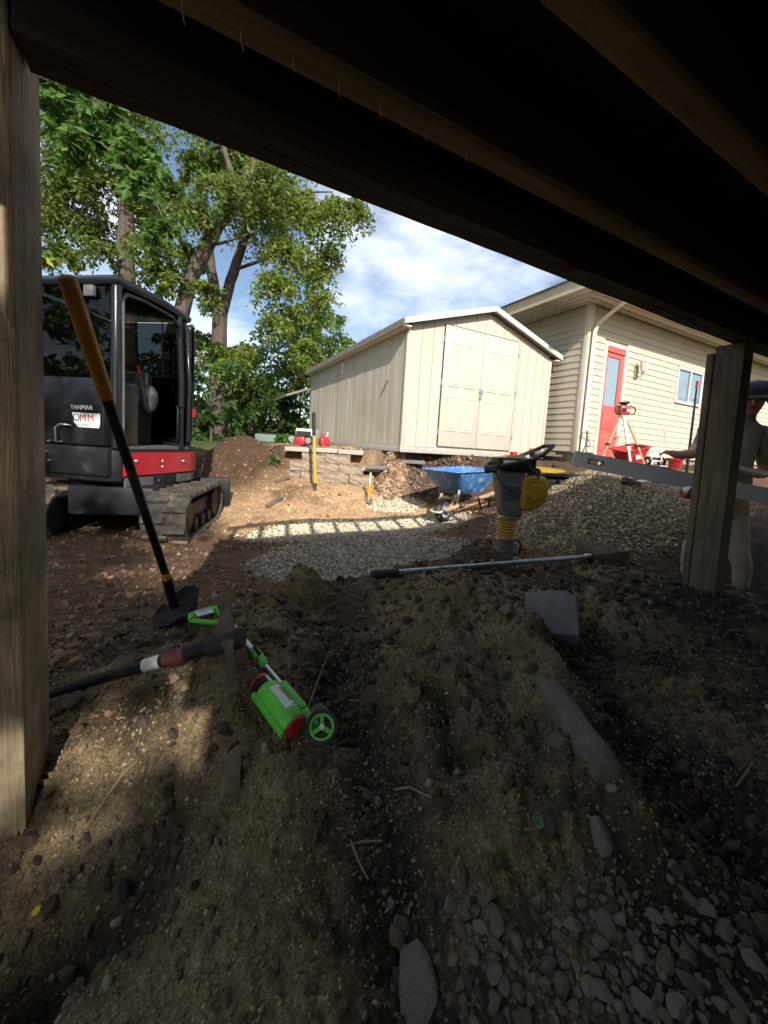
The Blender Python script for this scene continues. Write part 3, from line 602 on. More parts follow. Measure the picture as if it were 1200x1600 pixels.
# cab frame of rounded tubes
CW, CL, ZB, ZT = 1.0, .98, .87, 2.42
def post_(name, pts, r=.035, m=None): return MB().tube(pts, r, 8).build(name, m or M['blackgloss'], exc, smooth=50)
post_('cab_pillar', [(0, 0, ZB), (0, 0, 1.5), (.015, .015, 2.30), (.05, .04, ZT)], .045)
post_('cab_pillar', [(.86, 0, ZB), (.86, 0, 1.6), (.82, .015, 2.33)], .034)
post_('cab_pillar', [(CW, .03, ZB), (1.01, .05, 1.5), (.95, .06, 2.33)], .034)
post_('cab_pillar', [(0, CL, ZB), (0, CL, 1.5), (.02, CL-.02, 2.36)], .04)
post_('cab_pillar', [(CW, CL, ZB), (CW, CL, 1.5), (.95, CL-.02, 2.36)], .04)
post_('door_rail', [(.04, -.006, 2.20), (.10, -.006, 2.29), (.30, -.004, 2.31), (.70, .0, 2.29), (.80, .0, 2.22), (.83, .0, 2.05)], .02)
post_('door_rail', [(.05, -.02, .93), (.05, -.022, 1.4), (.055, -.012, 2.22)], .016, M['grey'])
rf = MB(); rings = []
for z, i_ in ((2.335, .0), (2.39, -.015), (2.43, .03), (2.45, .10)):
    a = i_-.02; rings.append([(a, a, z), (CW*.5, a-.01, z+.005), (CW-.03-a, a+.02, z-.02), (CW-.03-a, CL-a, z-.02), (CW*.5, CL-a, z+.005), (a, CL-a, z)])
rf.loft(rings); rf.build('cab_roof', M['blackgloss'], exc, bevel=.012)
# glazing and lower panels of the engine-cover side (local x = 0)
MB().box2(-.012, -.006, .06, CL-.05, 1.52, 2.32).build('side_window', CABGL, exc)
MB().box2(.94, .946, .08, CL-.05, 1.0, 2.3).build('side_window', CABGL, exc)
MB().box2(.05, .93, CL-.008, CL-.002, 1.3, 2.3).build('front_window', CABGL, exc)
cov = MB(); cov.prism([(.03, .88), (1.65, .88), (1.65, 1.35), (1.5, 1.48), (.9, 1.50), (.03, 1.50)], 'x', -.10, .30); cov = cov.build('engine_cover', M['blackgloss'], exc, bevel=.03)
MB().box2(-.085, .32, .02, 1.7, .60, .875).build('side_tank', M['blackm'], exc, bevel=.02)
h = MB(); h.tube([(-.10, .50, .90), (-.14, .50, .90), (-.145, .50, 1.03), (-.14, .46, 1.06), (-.135, .40, 1.06), (-.10, .38, 1.055)], .008, 8); h.build('grab_handle', M['steel'], exc, smooth=60)
h = MB(); h.tube([(-.10, .80, .90), (-.14, .80, .90), (-.145, .80, 1.0), (-.10, .80, 1.05)], .007, 8); h.build('grab_handle', M['rubber'], exc, smooth=60)
for y_, z_ in ((.62, .90), (.70, .86), (.66, .80), (.62, .72), (.78, .90)):
    MB().cyl((-.088, y_, z_), (-.112, y_, z_), .012, 8).build('bolt', M['steel'], exc)
MB().box2(-.092, -.086, .88, 1.04, .74, .80).build('plate_label', M['label'], exc)
# stickers on the cover: face local -x, text runs towards -y
face = Matrix(((0, 0, -1, -.1012), (-1, 0, 0, 0), (0, 1, 0, 0), (0, 0, 0, 1)))
def sticker(name, s, size, m, y, z, lift=0): return text_part(name, s, size, m, Matrix.Translation((-lift, y, z)) @ face, cov)
sticker('lettering', 'YANMAR', .058, M['label'], .385, 1.205)
MB().prism([(.365, 1.175), (.345, 1.085), (.30, 1.045), (.08, 1.045), (.07, 1.085), (.07, 1.175)], 'x', -.1020, -.1005).build('dealer_sticker', M['label'], cov)
text_part('lettering', 'O', .095, M['blackm'], Matrix.Translation((-.0012, .36, 1.10)) @ face, cov); text_part('lettering', 'M', .095, M['inkred'], Matrix.Translation((-.0012, .288, 1.10)) @ face, cov, spacing=.9); text_part('lettering', 'M', .095, M['inkred'], Matrix.Translation((-.0012, .205, 1.10)) @ face, cov)
text_part('lettering', 'EQUIPMENT', .03, M['grey'], Matrix.Translation((-.0012, .325, 1.055)) @ face, cov)
# cab interior
s1 = MB(); s1.box2(.45, .88, .42, .88, 1.10, 1.24); seat = s1.build('seat', M['seat'], exc, bevel=.04)
s2 = MB(); s2.loft([[(.78+o, .44, z), (.90+o, .44, z), (.90+o, .86, z), (.78+o, .86, z)] for z, o in ((1.22, 0), (1.5, .03), (1.72, .06))]); s2.build('backrest', M['seat'], seat, bevel=.04)
MB().box2(.40, .80, .32, .40, .89, 1.34).build('console', M['blackm'], exc, bevel=.03)
MB().box2(.52, .80, .44, .84, .89, 1.10).build('seat_base', M['interior'], exc)
arm = MB(); arm.sphere((.72, .30, 1.40), (.12, .08, .16)); arm.build('control_pod', M['seat'], exc, smooth=True)
lv = MB(); lv.tube([(.58, .22, 1.30), (.52, .20, 1.48), (.43, .16, 1.64)], .009, 8); lv = lv.build('lever', M['grey'], exc, smooth=60); MB().tube([(.435, .162, 1.63), (.40, .15, 1.70)], [.018, .014], 8).build('lever_knob', M['redplastic'], lv, smooth=60)
p = MB(); p.tube([(.76, -.02, .98), (.74, -.05, 1.0), (.74, -.05, 1.32), (.76, -.02, 1.34), (.84, -.02, 1.34)], .011, 8); p.build('grab_rail', M['blackm'], exc, smooth=60)
# the door, folded back against the rear quarter
dl = MB(); dl.tube([(.90, -.06, .95), (.90, -.07, 1.6), (.87, -.05, 2.25), (1.0, -.02, 2.28), (1.12, .06, 2.20), (1.16, .09, 1.6), (1.16, .10, .98), (1.0, .0, .93), (.90, -.06, .95)], .022, 8, caps=False); dl = dl.build('cab_door', M['blackgloss'], exc, smooth=60)
gd = MB(); gd.add([(.90, -.06, 1.3), (1.16, .10, 1.3), (1.12, .06, 2.2), (.88, -.05, 2.24)], [(0, 1, 2, 3)]); gd.build('pane', CABGL, dl)
lp_ = MB(); lp_.add([(.895, -.065, .95), (1.165, .10, .96), (1.165, .10, 1.3), (.895, -.068, 1.3), (.90, -.05, .95), (1.16, .115, .96), (1.16, .115, 1.3), (.90, -.05, 1.3)], [(0, 1, 2, 3), (4, 7, 6, 5), (0, 4, 5, 1), (3, 2, 6, 7)]); lp_.build('door_panel', M['blackgloss'], dl)
MB().box2(.98, 1.02, -.06, -.03, 1.24, 1.34).build('red_reflector', M['redplastic'], dl)
rc = MB(); rc.loft([[(1.05+r, .16, z), (1.20+r, .22, z), (1.22+r, .9, z), (1.05+r, .95, z)] for z, r in ((.87, 0), (1.3, .0), (1.62, -.04), (1.70, -.1))]); rc.build('rear_hood', M['blackgloss'], exc, bevel=.04)
wl = MB(); wl.box2(-.06, -.015, .19, .29, 2.22, 2.32); wl.build('work_lamp', M['grey'], exc, bevel=.01)
bm_ = MB(); bm_.tube([(.2, 1.55, .9), (.15, 1.9, 1.5), (.0, 2.4, 2.1), (-.1, 3.1, 2.3)], [.11, .12, .11, .09], 4); bm_.build('boom', M['blackm'], exc, bevel=.015)
# undercarriage, turned against the upper body
UW = Matrix.Translation((-.20, 3.90, 0.0)) @ Matrix.Rotation(math.atan2(.96, .28), 4, 'Z')   # local x along travel
UL = (Matrix.Translation(EX) @ Matrix.Rotation(EA, 4, 'Z')).inverted() @ UW
def stad(L_, r, n=10):
    c = []
    for k in range(n+1): a = math.pi/2+math.pi*k/n; c.append((r+r*math.cos(a), r+r*math.sin(a)))
    for k in range(n+1): a = -math.pi/2+math.pi*k/n; c.append((L_-r+r*math.cos(a), r+r*math.sin(a)))
    return c
for yoff in (0, 1.12):
    outr = stad(1.52, .225); inr = [(.025+(x_)*(1.47/1.52), .025+z_*(.40/.45)) for x_, z_ in outr]
    t = MB(m=UL); n_ = len(outr); y0, y1 = yoff-.19, yoff+.19
    ring = [[(o[0], y0, o[1]), (o[0], y1, o[1]), (i[0], y1, i[1]), (i[0], y0, i[1])] for o, i in zip(outr, inr)]; ring.append(ring[0]); t.loft(ring, caps=False)
    tr = t.build('track_belt', M['trackrub'], exc)
    # lugs along the belt
    per = [Vector((p[0], 0, p[1])) for p in outr] + [Vector((outr[0][0], 0, outr[0][1]))]; tot = sum((per[i+1]-per[i]).length for i in range(len(per)-1)); nl = 38
    for k in range(nl):
        s = (k+.5)*tot/nl
        for i in range(len(per)-1):
            l_ = (per[i+1]-per[i]).length
            if s <= l_: pp = per[i]+(per[i+1]-per[i])*(s/l_); d = (per[i+1]-per[i]).normalized(); break
            s -= l_
        nn = Vector((d.z, 0, -d.x)); nn = nn if nn.dot(pp-Vector((.76, 0, .225)))*1 > 0 else -nn
        q_ = Matrix((d, Vector((0, 1, 0)), nn)).transposed().to_quaternion()
        lug = MB(m=UL); off = .085 if k % 2 else -.085
        lug.box(pp+nn*.012+Vector((0, yoff+off, 0)), (.055, .20, .03), q_); lug.build('lug', M['trackrub'], tr)
    fr_ = MB(m=UL); fr_.box2(.25, 1.3, yoff-.10, yoff+.10, .10, .33); fr_.build('track_frame', M['blackm'], exc, bevel=.02)
    for k, rr_ in ((.225, .17), (1.295, .17), (.5, .07), (.76, .07), (1.02, .07)):
        w_ = MB(m=UL); zc = .225 if rr_ > .1 else .11; w_.cyl((k, yoff-.15, zc), (k, yoff+.15, zc), rr_, 18); w_.build('roller', M['blackm'], exc, bevel=.012)
bl = MB(m=UL); bl.box2(1.60, 1.66, -.25, 1.37, .12, .48); bl.build('dozer_blade', M['blackm'], exc, bevel=.015)
bl = MB(m=UL); bl.box2(1.2, 1.62, .25, .35, .22, .34); bl.box2(1.2, 1.62, .78, .88, .22, .34); bl.build('blade_arm', M['blackm'], exc, bevel=.01)
cn = MB(m=UL); cn.box2(.3, 1.45, .19, .93, .22, .50); cn.build('car_body', M['blackm'], exc, bevel=.03)
tt = MB(m=UL); tt.cyl((.87, .56, .50), (.87, .56, .60), .38, 24); tt.build('slew_ring', M['blackm'], exc)

# ------------------------------------------------------------------ shovel leaning on the post
g0 = Vector((-.222, 1.0, 1.345)); g2 = on_ground(270, 962, .4)+Vector((0, 0, .05)); g1 = g2.lerp(g0, .10)+Vector((-.0, 0, .02))
shv = thing('leaning_shovel', 'black-handled shovel with orange grip leaning on the left timber post', 'shovel', g2)
def sv(): return MB(off=g2)
dg = (g1-g0).normalized(); gl = (g1-g0).length
sv().tube([g0-dg*.004, g0, g0+dg*.02, g0+dg*.27*gl, g0+dg*(.27*gl+.006)], [.010, .0155, .0165, .016, .013], 14).build('grip', M['orange'], shv, smooth=50)
sv().tube([g0+dg*.26*gl, g1], .0125, 12).build('shaft', M['blackm'], shv, smooth=60)
sv().tube([g1-dg*.035, g1-dg*.005], .016, 12).build('band', M['yhandle'], shv, smooth=50)
sv().tube([g1-dg*.004, g1+(g2-g1)*.5, g2, g2+Vector((.01, .0, -.03))], [.0165, .016, .015, .014], 12).build('socket', M['blackm'], shv, smooth=60)
tip = on_ground(338, 1012, .4)+Vector((0, 0, .02)); ax = (tip-g2).normalized(); nu = (Vector((0, 0, .75))-Vector(CR)*.35-Vector(CA)*.45); nu = (nu-ax*nu.dot(ax)).normalized(); sd = ax.cross(nu).normalized()
bl = sv(); rings = []
for t_, hw_ in ((-.02, .03), (0, .07), (.07, .085), (.15, .082), (.21, .055), (.245, .01)):
    top = []; bot = []
    for k in range(9):
        u_ = -1+2*k/8; p = g2 + ax*t_ + sd*u_*hw_ + nu*(.035*u_*u_ + .02*abs(t_)/.3 - .02); top.append(p); bot.append(p - nu*.003)
    rings.append(top+bot[::-1])
bl.loft(rings); bl.build('blade', M['blackm'], shv, smooth=50)

# ------------------------------------------------------------------ pickaxe lying on the sand
pa = on_ground(356, 1030, .4)+Vector((0, 0, .045)); pb = on_ground(86, 1100, .4)+Vector((0, 0, .03)); _l = clear_line(pa, pb, .005); pa.z += _l; pb.z += _l; pd = (pb-pa).normalized()
pk = thing('pickaxe', 'black-handled mattock lying on the sand with its head upright', 'pickaxe', pa)
def pm(): return MB(off=pa)
pend = pa+pd*.86
pm().tube([pa-pd*.03, pa+pd*.06, pa+pd*.20, pa+pd*.42, pend], [.020, .018, .014, .0115, .013], 12).build('handle', M['blackm'], pk, smooth=60)
pm().tube([pa-pd*.035, pa-pd*.03, pa+pd*.045, pa+pd*.05], [.021, .025, .024, .021], 14).build('collar', M['rubber'], pk, smooth=50)
q_ = pa+pd*.165; pm().tube([q_, q_+pd*.04], .0152, 12).build('label_band', M['label'], pk, smooth=60)
q_ = pa+pd*.105; pm().tube([q_, q_+pd*.05], [.0172, .0160], 12).build('label_band', mat('dull_red_label', (.12, .03, .03), .6, var=.3, scale=30), pk, smooth=60)
hn = on_ground(344, 985)-on_ground(365, 1085); hn.z = 0; hn.normalize()
c1 = [pa+hn*.20+Vector((0, 0, .03)), pa+hn*.10+Vector((0, 0, .025)), pa+Vector((0, 0, .008)), pa-hn*.04-Vector((0, 0, .004)), pa-hn*.08-Vector((0, 0, .02)), pa-hn*.115-Vector((0, 0, .055))]
hd = pm(); rings = []
for i, p in enumerate(c1):
    t_ = (c1[min(i+1, 5)]-c1[max(i-1, 0)]).normalized(); s_ = pd; n_ = t_.cross(s_).normalized(); hwid = (.018, .013, .022, .010, .011, .014)[i]; th = (.004, .007, .018, .007, .005, .002)[i]
    rings.append([p+s_*hwid+n_*th, p-s_*hwid+n_*th, p-s_*hwid-n_*th, p+s_*hwid-n_*th])
hd.loft(rings); hd.build('head', M['rust'], pk, bevel=.003)

# ------------------------------------------------------------------ lime marking wand
wa = on_ground(352, 1004, .4)+Vector((0, 0, .045)); wb = on_ground(500, 1172, .4)+Vector((0, 0, .028)); _l = clear_line(wa, wb, .014); wa.z += _l*.7; wb.z += _l*.3; wd_ = (wb-wa); wl_ = wd_.length; wx = wd_.normalized()
wy = (Vector((0, 0, 1)).cross(wx)).normalized(); wy = wy if wy.dot(Vector(CR)) > 0 else -wy; wz = wx.cross(wy); wz = wz if wz.z > 0 else -wz
WM = Matrix(((wx.x, wy.x, wz.x, 0), (wx.y, wy.y, wz.y, 0), (wx.z, wy.z, wz.z, 0), (0, 0, 0, 1)))
wand = thing('marking_wand', 'lime green marking paint wand with small wheel lying on dirt', 'marking wand', wa)
WM = WM @ Matrix.Diagonal((1, .66, .66, 1))
def wm(): return MB(m=WM)
S = wl_
wm().tube([(.0, 0, 0), (S*.44, 0, 0)], .0115, 12).build('upper_tube', M['steel'], wand, smooth=60)
wm().tube([(S*.40, 0, 0), (S*.70, 0, 0)], .0085, 12).build('lower_tube', M['steel'], wand, smooth=60)
gr = wm(); gr.tube([(.02, 0, 0), (-.03, 0, 0), (-.055, .0, 0)], [.016, .019, .02], 10); gr.tube([(-.05, .012, 0), (-.058, -.04, 0), (-.055, -.115, 0), (-.035, -.122, 0)], [.016, .0135, .0125, .012], 8); gr.tube([(-.035, -.12, .0), (-.0, -.06, .0), (.015, -.01, 0)], .009, 8)
gr.build('handle', M['green'], wand, smooth=50)
wm().box2(-.062, -.03, -.10, -.03, .008, .016).build('trigger', M['steel'], wand, bevel=.003)
wm().cyl((-.04, 0, .016), (-.04, 0, .022), .012, 12).build('pivot', M['blackm'], wand)
jt = wm(); jt.loft([[(x_, -w_, -w_), (x_, w_, -w_), (x_, w_, w_), (x_, -w_, w_)] for x_, w_ in ((S*.34, .012), (S*.37, .017), (S*.46, .015), (S*.50, .011))]); jt = jt.build('clamp', M['green'], wand, bevel=.004)
wm().box2(S*.36, S*.43, -.006, .006, .015, .026).build('clamp_lever', M['blackm'], jt, bevel=.003)
ca, cb_ = S*.66, S*.90; cy_ = -.055
cn = wm(); cn.tube([(S*.585, cy_, 0), (S*.59, cy_, 0), (S*.66, cy_, 0)], [.028, .033, .033], 20); cn.build('paint_can', M['blackm'], wand, smooth=40)
wm().tube([(S*.575, cy_, 0), (S*.582, cy_, 0), (S*.60, cy_, 0)], [.022, .0325, .0335], 20).build('can_rim', M['redplastic'], wand, smooth=40)
cl_ = wm(); rg = []
for x_ in (S*.602, S*.655): rg.append([(x_, cy_+.0336*math.cos(a), .0336*math.sin(a)) for a in np.linspace(R_(15), R_(75), 8)])
cl_.loft(rg, caps=False, closed=False); cl_.build('can_label', M['label'], wand)
hs = wm(); rings = []
for x_, r_ in ((ca-.004, .034), (ca, .0415), (ca+.03, .0425), (cb_-.03, .0425), (cb_, .0415), (cb_+.004, .037)):
    rings.append([(x_, cy_+r_*math.cos(k*2*math.pi/20), r_*math.sin(k*2*math.pi/20)) for k in range(20)])
hs.loft(rings); hs.build('can_housing', M['green'], wand, smooth=40)
wm().tube([(cb_-.0, cy_, 0), (cb_+.008, cy_, 0), (cb_+.010, cy_, 0)], [.034, .034, .028], 20).build('red_cap', M['redplastic'], wand, smooth=40)
for nm, a0, a1, x0_, x1_, mm, rr_ in (('window_label', 20, 105, ca+.018, cb_-.022, 'label', .0432), ('green_label', 35, 70, ca+.026, ca+.07, 'darkgreen', .0436), ('green_label', 35, 70, ca+.082, cb_-.03, 'darkgreen', .0436), ('yellow_stripe', 30, 36, ca+.024, cb_-.026, 'yhandle', .0437)):
    q_ = wm(); q_.loft([[(x_, cy_+rr_*math.cos(a), rr_*math.sin(a)) for a in np.linspace(R_(a0), R_(a1), 10)] for x_ in (x0_, x1_)], caps=False, closed=False); q_.build(nm, M[mm], wand)
sp = wm(); sp.box2(S*.66, S*.86, -.020, .014, -.016, .018); sp.loft([[(S*.84, -.02, -.014), (S*.84, .014, -.014), (S*.84, .014, .014), (S*.84, -.02, .014)], [(S*.965, -.012, -.009), (S*.965, .012, -.009), (S*.965, .012, .006), (S*.965, -.012, .006)]]); sp.build('spine', M['green'], wand, bevel=.004)
wm().box2(S*.64, S*.92, cy_-.052, cy_-.036, -.012, .012).build('side_rib', M['green'], wand, bevel=.004)
wn_ = (wz*.9 + Vector((-CA[0], -CA[1], -CA[2]))*.5).normalized(); wc = wx*S + wz*.012
whl = MB().torus(wc, wn_, .029, .005, 28, 8).build('wheel', M['rubber'], wand, smooth=True)
MB().torus(wc, wn_, .0235, .0035, 24, 8).build('rim', M['green'], whl, smooth=True)
u_ = wn_.cross(Vector((0, 0, 1))).normalized(); v_ = wn_.cross(u_)
for k in range(3):
    d_ = u_*math.cos(k*2.094+.5)+v_*math.sin(k*2.094+.5); MB().bar(wc+d_*.003, wc+d_*.023, .008, .004, wn_).build('spoke', M['green'], whl)
MB().cyl(wc-wn_*.006, wc+wn_*.004, .005, 12).build('hub', M['label'], whl)

# ------------------------------------------------------------------ long rake lying across the mound
ra = Vector((.84, 1.66, .43)); rb = Vector((2.46, 1.60, .455))
ra = on_ground(583, 908, .4)+Vector((0, 0, .03)); rb = on_ground(922, 880, .4)+Vector((0, 0, .045))
rk = thing('long_rake', 'long steel-handled rake with black grip and rusty wide blade across the pit edge', 'rake', ra)
def km(): return MB(off=ra)
rd_ = (rb-ra).normalized()
km().tube([ra, rb], .013, 12).build('handle', mat('galvanised', (.30, .36, .37), .4, .7, var=.2, scale=9), rk, smooth=60)
km().tube([ra-rd_*.01, ra, ra+rd_*.12, ra+rd_*.125], [.012, .018, .0175, .014], 12).build('grip', M['rubber'], rk, smooth=50)
sx_ = rd_.cross(Vector((0, 0, 1))).normalized(); e_ = rb+rd_*.10
km().tube([rb-rd_*.08, rb-rd_*.02, rb+rd_*.02], [.018, .02, .017], 10).build('ferrule', M['steel'], rk, smooth=50)
km().loft([[rb+sx_*.04+Vector((0, 0, .025)), rb-sx_*.04+Vector((0, 0, .025)), rb-sx_*.04-Vector((0, 0, .02)), rb+sx_*.04-Vector((0, 0, .02))],
           [e_+sx_*.17+Vector((0, 0, .075)), e_-sx_*.17+Vector((0, 0, .075)), e_-sx_*.17-Vector((0, 0, .04)), e_+sx_*.17-Vector((0, 0, .04))],
           [e_+rd_*.012+sx_*.17+Vector((0, 0, .075)), e_+rd_*.012-sx_*.17+Vector((0, 0, .075)), e_+rd_*.012-sx_*.17-Vector((0, 0, .04)), e_+rd_*.012+sx_*.17-Vector((0, 0, .04))]]).build('head', M['rust'], rk, bevel=.004)

# ------------------------------------------------------------------ jumping-jack rammer
RX, RY = 2.56, 2.46; RZ = Hs(RX, RY)
ram = thing('rammer', 'yellow and grey jumping-jack rammer standing upright on gravel', 'rammer', (RX, RY, RZ-.01), R_(-27))   # local x to the right of the photo
def cyl_(z0, z1, r0, r1=None, n=24): return MB().tube([(0, 0, z0), (0, 0, z1)], [r0, r1 or r0], n)
MB().box((.02, 0, .03), (.34, .26, .05)).build('shoe', M['rust'], ram, bevel=.015)
cyl_(.05, .26, .075, .07).build('leg_tube', M['grey'], ram, smooth=50)
lh = MB(); lh.tube([(.07, -.02, .10), (.12, -.02, .11), (.135, -.02, .17), (.12, -.02, .23), (.07, -.02, .24)], .012, 8); lh.build('leg_loop', M['rubber'], ram, smooth=60)
be = MB(); pts = []; rads = []
for k in range(7): pts += [(0, 0, .26+k*.026), (0, 0, .27+k*.026), (0, 0, .278+k*.026)]; rads += [.078, .092, .080]
be.tube(pts, rads, 26); be.build('bellows', M['bellows'], ram, smooth=60)
cyl_(.245, .268, .084).build('clamp_ring', M['steel'], ram, smooth=50); cyl_(.44, .46, .086).build('clamp_ring', M['steel'], ram, smooth=50)
bd_ = MB(); bd_.loft([[(-.10+o, -.11, z), (.09, -.12, z), (.10, .12, z), (-.10+o, .11, z)] for z, o in ((.455, .03), (.55, .0), (.80, -.045), (.865, -.05))]); bd_.build('crankcase', M['grey'], ram, bevel=.03)
eg = MB(); eg.prism([(.05, .56), (.08, .515), (.21, .55), (.275, .63), (.285, .75), (.25, .835), (.08, .83), (.045, .78)], 'y', -.15, .14); eg.build('engine_cowl', M['yellow'], ram, bevel=.035, seg=3)
gv = MB()
for k in range(7):
    for j in range(3): gv.cyl((.10+.022*j, -.1505, .60+k*.03), (.10+.022*j, -.153, .60+k*.03), .006, 6)
gv.build('cowl_vents', M['rubber'], ram)
tb = MB(); tb.loft([[(-.155+o, -.14, z), (.16, -.14, z), (.16, .14, z), (-.155+o, .14, z)] for z, o in ((.86, .03), (.90, .0), (.975, -.01))]); tb.build('top_shroud', M['blackm'], ram, bevel=.02)
tk = MB(); tk.loft([[(-.11, -.10, .965), (.13, -.10, .965), (.13, .10, .965), (-.11, .10, .965)], [(-.06, -.06, 1.0), (.08, -.06, 1.0), (.08, .06, 1.0), (-.06, .06, 1.0)]]); tk.build('fuel_tank', M['yellow'], ram, bevel=.015)
cyl_(.99, 1.03, .032, .03, 16).build('fuel_cap', M['redplastic'], ram, smooth=40)
hb = [(-.17, -.19, .90), (.12, -.20, .98), (.20, -.18, 1.03), (.30, -.10, 1.10), (.31, .10, 1.10), (.20, .18, 1.03), (.10, .20, .98), (-.17, .19, .90), (-.21, .10, .88), (-.21, -.10, .88), (-.17, -.19, .90)]
hh_ = MB(); hh_.tube(hb, .017, 10, caps=False); hh_.build('handle_loop', M['rubber'], ram, smooth=60)
for yy in (-.17, .17):
    MB().tube([(-.04, yy*.8, .90), (-.04, yy*1.12, .925)], .022, 10).build('shock_mount', M['rubber'], ram, smooth=50)
kb = MB(); kb.tube([(-.20, -.20, .86), (-.27, -.22, .865)], [.018, .018], 10); kb.sphere((-.28, -.225, .866), .032); kb.build('throttle_knob', M['rubber'], ram, smooth=50)
mf = MB(); mf.tube([(.20, -.05, .86), (.20, .08, .86)], .04, 12); mf.build('muffler', M['rust'], ram, smooth=40)

hs_ = MB(); hs_.tube([(.06, -.10, .96), (.10, -.17, .90), (.17, -.165, .83), (.19, -.12, .80)], .008, 8); hs_.build('fuel_hose', M['rubber'], ram, smooth=60)
cb3 = MB(); cb3.tube([(-.22, -.20, .87), (-.17, -.20, .78), (-.06, -.16, .70), (.04, -.14, .66)], .005, 6); cb3.build('throttle_cable', M['rubber'], ram, smooth=60)
for k in range(6): MB().box2(-.11, .06, -.128, -.116, .62+k*.022, .628+k*.022).build('cooling_fin', M['grey'], ram)
for k in range(8):
    a_ = k*math.pi/4; MB().cyl((.088*math.cos(a_), .088*math.sin(a_), .452), (.088*math.cos(a_), .088*math.sin(a_), .470), .007, 6).build('bolt', M['steel'], ram)
MB().box2(-.13, -.02, -.142, -.1405, .905, .955).build('decal', M['label'], ram)
rc_ = MB(); rc_.tube([(.17, -.150, .69), (.17, -.158, .69), (.17, -.162, .69)], [.075, .07, .05], 20); rc_.build('recoil_cover', M['yellow'], ram, smooth=40)
# ------------------------------------------------------------------ wheelbarrow
WX, WY = 3.02, 4.02; WZ = Hs(WX, WY)
wbr = thing('wheelbarrow', 'blue steel wheelbarrow with wooden handles beside the shed bank', 'wheelbarrow', (WX, WY, WZ), R_(16)); wbr.scale = (.92, .88, .95)  # local x from wheel to handles
def rr(x0, x1, w0, w1, z, c=.08):
    o = []
    for cx, cyy, a0 in ((x1-c, w1-c, 0), (x0+c, w0-c, 90), (x0+c, -w0+c, 180), (x1-c, -w1+c, 270)):
        for k in range(5): a = R_(a0+k*22.5); o.append((cx+c*math.cos(a), cyy+c*math.sin(a), z))
    return o
tz = lambda ring, t_: [(p[0], p[1], p[2]+t_*p[0]) for p in ring]
outer = [rr(.16, .52, .16, .20, .40, .05), rr(.12, .60, .20, .24, .41, .06), rr(-.06, .80, .30, .31, .60, .08), rr(-.20, .95, .34, .35, .73, .10), rr(-.225, .97, .36, .37, .735, .11)]
inner = [rr(-.20, .945, .335, .345, .735, .10), rr(-.05, .79, .29, .30, .605, .08), rr(.13, .59, .19, .23, .42, .06), rr(.17, .51, .15, .19, .412, .05)]
t = MB(); t.loft([tz(r_, .03) for r_ in outer+inner]); t.build('tray', M['blue'], wbr, smooth=50)
t = MB(); t.tube([Vector(p)+Vector((0, 0, .0)) for p in tz(rr(-.222, .967, .357, .367, .737, .11), .03)]+[Vector(tz(rr(-.222, .967, .357, .367, .737, .11), .03)[0])], .010, 8, caps=False); t.build('rolled_rim', M['blue'], wbr, smooth=60)
for s_ in (-1, 1):
    MB().bar((-.08, s_*.10, .20), (1.35, s_*.30, .50), .04, .05).build('handle', M['handlewood'], wbr, bevel=.006)
    lg = MB(); lg.tube([(.55, s_*.20, .36), (.68, s_*.26, .03), (.76, s_*.26, .02), (.84, s_*.24, .38)], .015, 8); lg.build('leg', M['blackm'], wbr, smooth=60)
    MB().bar((.12, s_*.13, .24), (.05, s_*.22, .56), .035, .008).build('brace', M['alu'], wbr)
    MB().bar((-.05, s_*.11, .20), (.12, s_*.14, .42), .03, .03).build('wedge', M['handlewood'], wbr)
    MB().box((-.02, s_*.105, .185), (.09, .03, .05)).build('axle_bracket', M['steel'], wbr, bevel=.005)
tyre = MB().torus((0, 0, .19), (0, 1, 0), .145, .048, 30, 10).build('wheel', M['trackrub'], wbr, smooth=True)
MB().tube([(0, -.03, .19), (0, .03, .19)], [.12, .12], 24).build('rim', M['alu'], tyre, smooth=40); MB().cyl((0, -.13, .19), (0, .13, .19), .014, 10).build('axle', M['steel'], tyre)
fg = MB(); fg.tube([(-.08, -.10, .20), (-.21, -.09, .17), (-.23, 0, .165), (-.21, .09, .17), (-.08, .10, .20)], .016, 8); fg.build('nose_guard', M['alu'], wbr, smooth=60)

# ------------------------------------------------------------------ plate compactor on the heap
PX, PY = 4.30, 3.50; PZ = Hs(PX, PY)-.01
pc = thing('plate_compactor', 'yellow plate compactor with black frame behind the rammer', 'compactor', (PX, PY, PZ), R_(-25))
PH = .90-PZ
p = MB(); p.prism([(-.42, .10), (-.34, .0), (.30, .0), (.40, .10), (.40, .13), (-.42, .13)], 'y', -.25, .25); p.build('base_plate', M['blackm'], pc, bevel=.008)
p = MB(); p.loft([[(-.30, -.20, .13), (.28, -.20, .13), (.28, .20, .13), (-.30, .20, .13)], [(-.27, -.18, PH-.10), (.25, -.18, PH-.10), (.25, .18, PH-.10), (-.27, .18, PH-.10)]]); p.build('engine_block', M['blackm'], pc, bevel=.03)
p = MB(); p.loft([[(-.36, -.24, PH-.115), (.50, -.24, PH-.115), (.50, .24, PH-.115), (-.36, .24, PH-.115)], [(-.36, -.24, PH-.07), (.50, -.24, PH-.07), (.50, .24, PH-.07), (-.36, .24, PH-.07)]]); p.build('frame', M['rubber'], pc, bevel=.015)
p = MB(); p.loft([[(-.30, -.17, PH-.07), (.22, -.17, PH-.07), (.22, .17, PH-.07), (-.30, .17, PH-.07)], [(-.22, -.12, PH-.01), (.16, -.12, PH-.02), (.16, .12, PH-.02), (-.22, .12, PH-.01)], [(-.20, -.10, PH+.0), (.02, -.10, PH-.005), (.02, .10, PH-.005), (-.20, .10, PH+.0)]]); p.build('top_cover', M['yellow'], pc, bevel=.012)
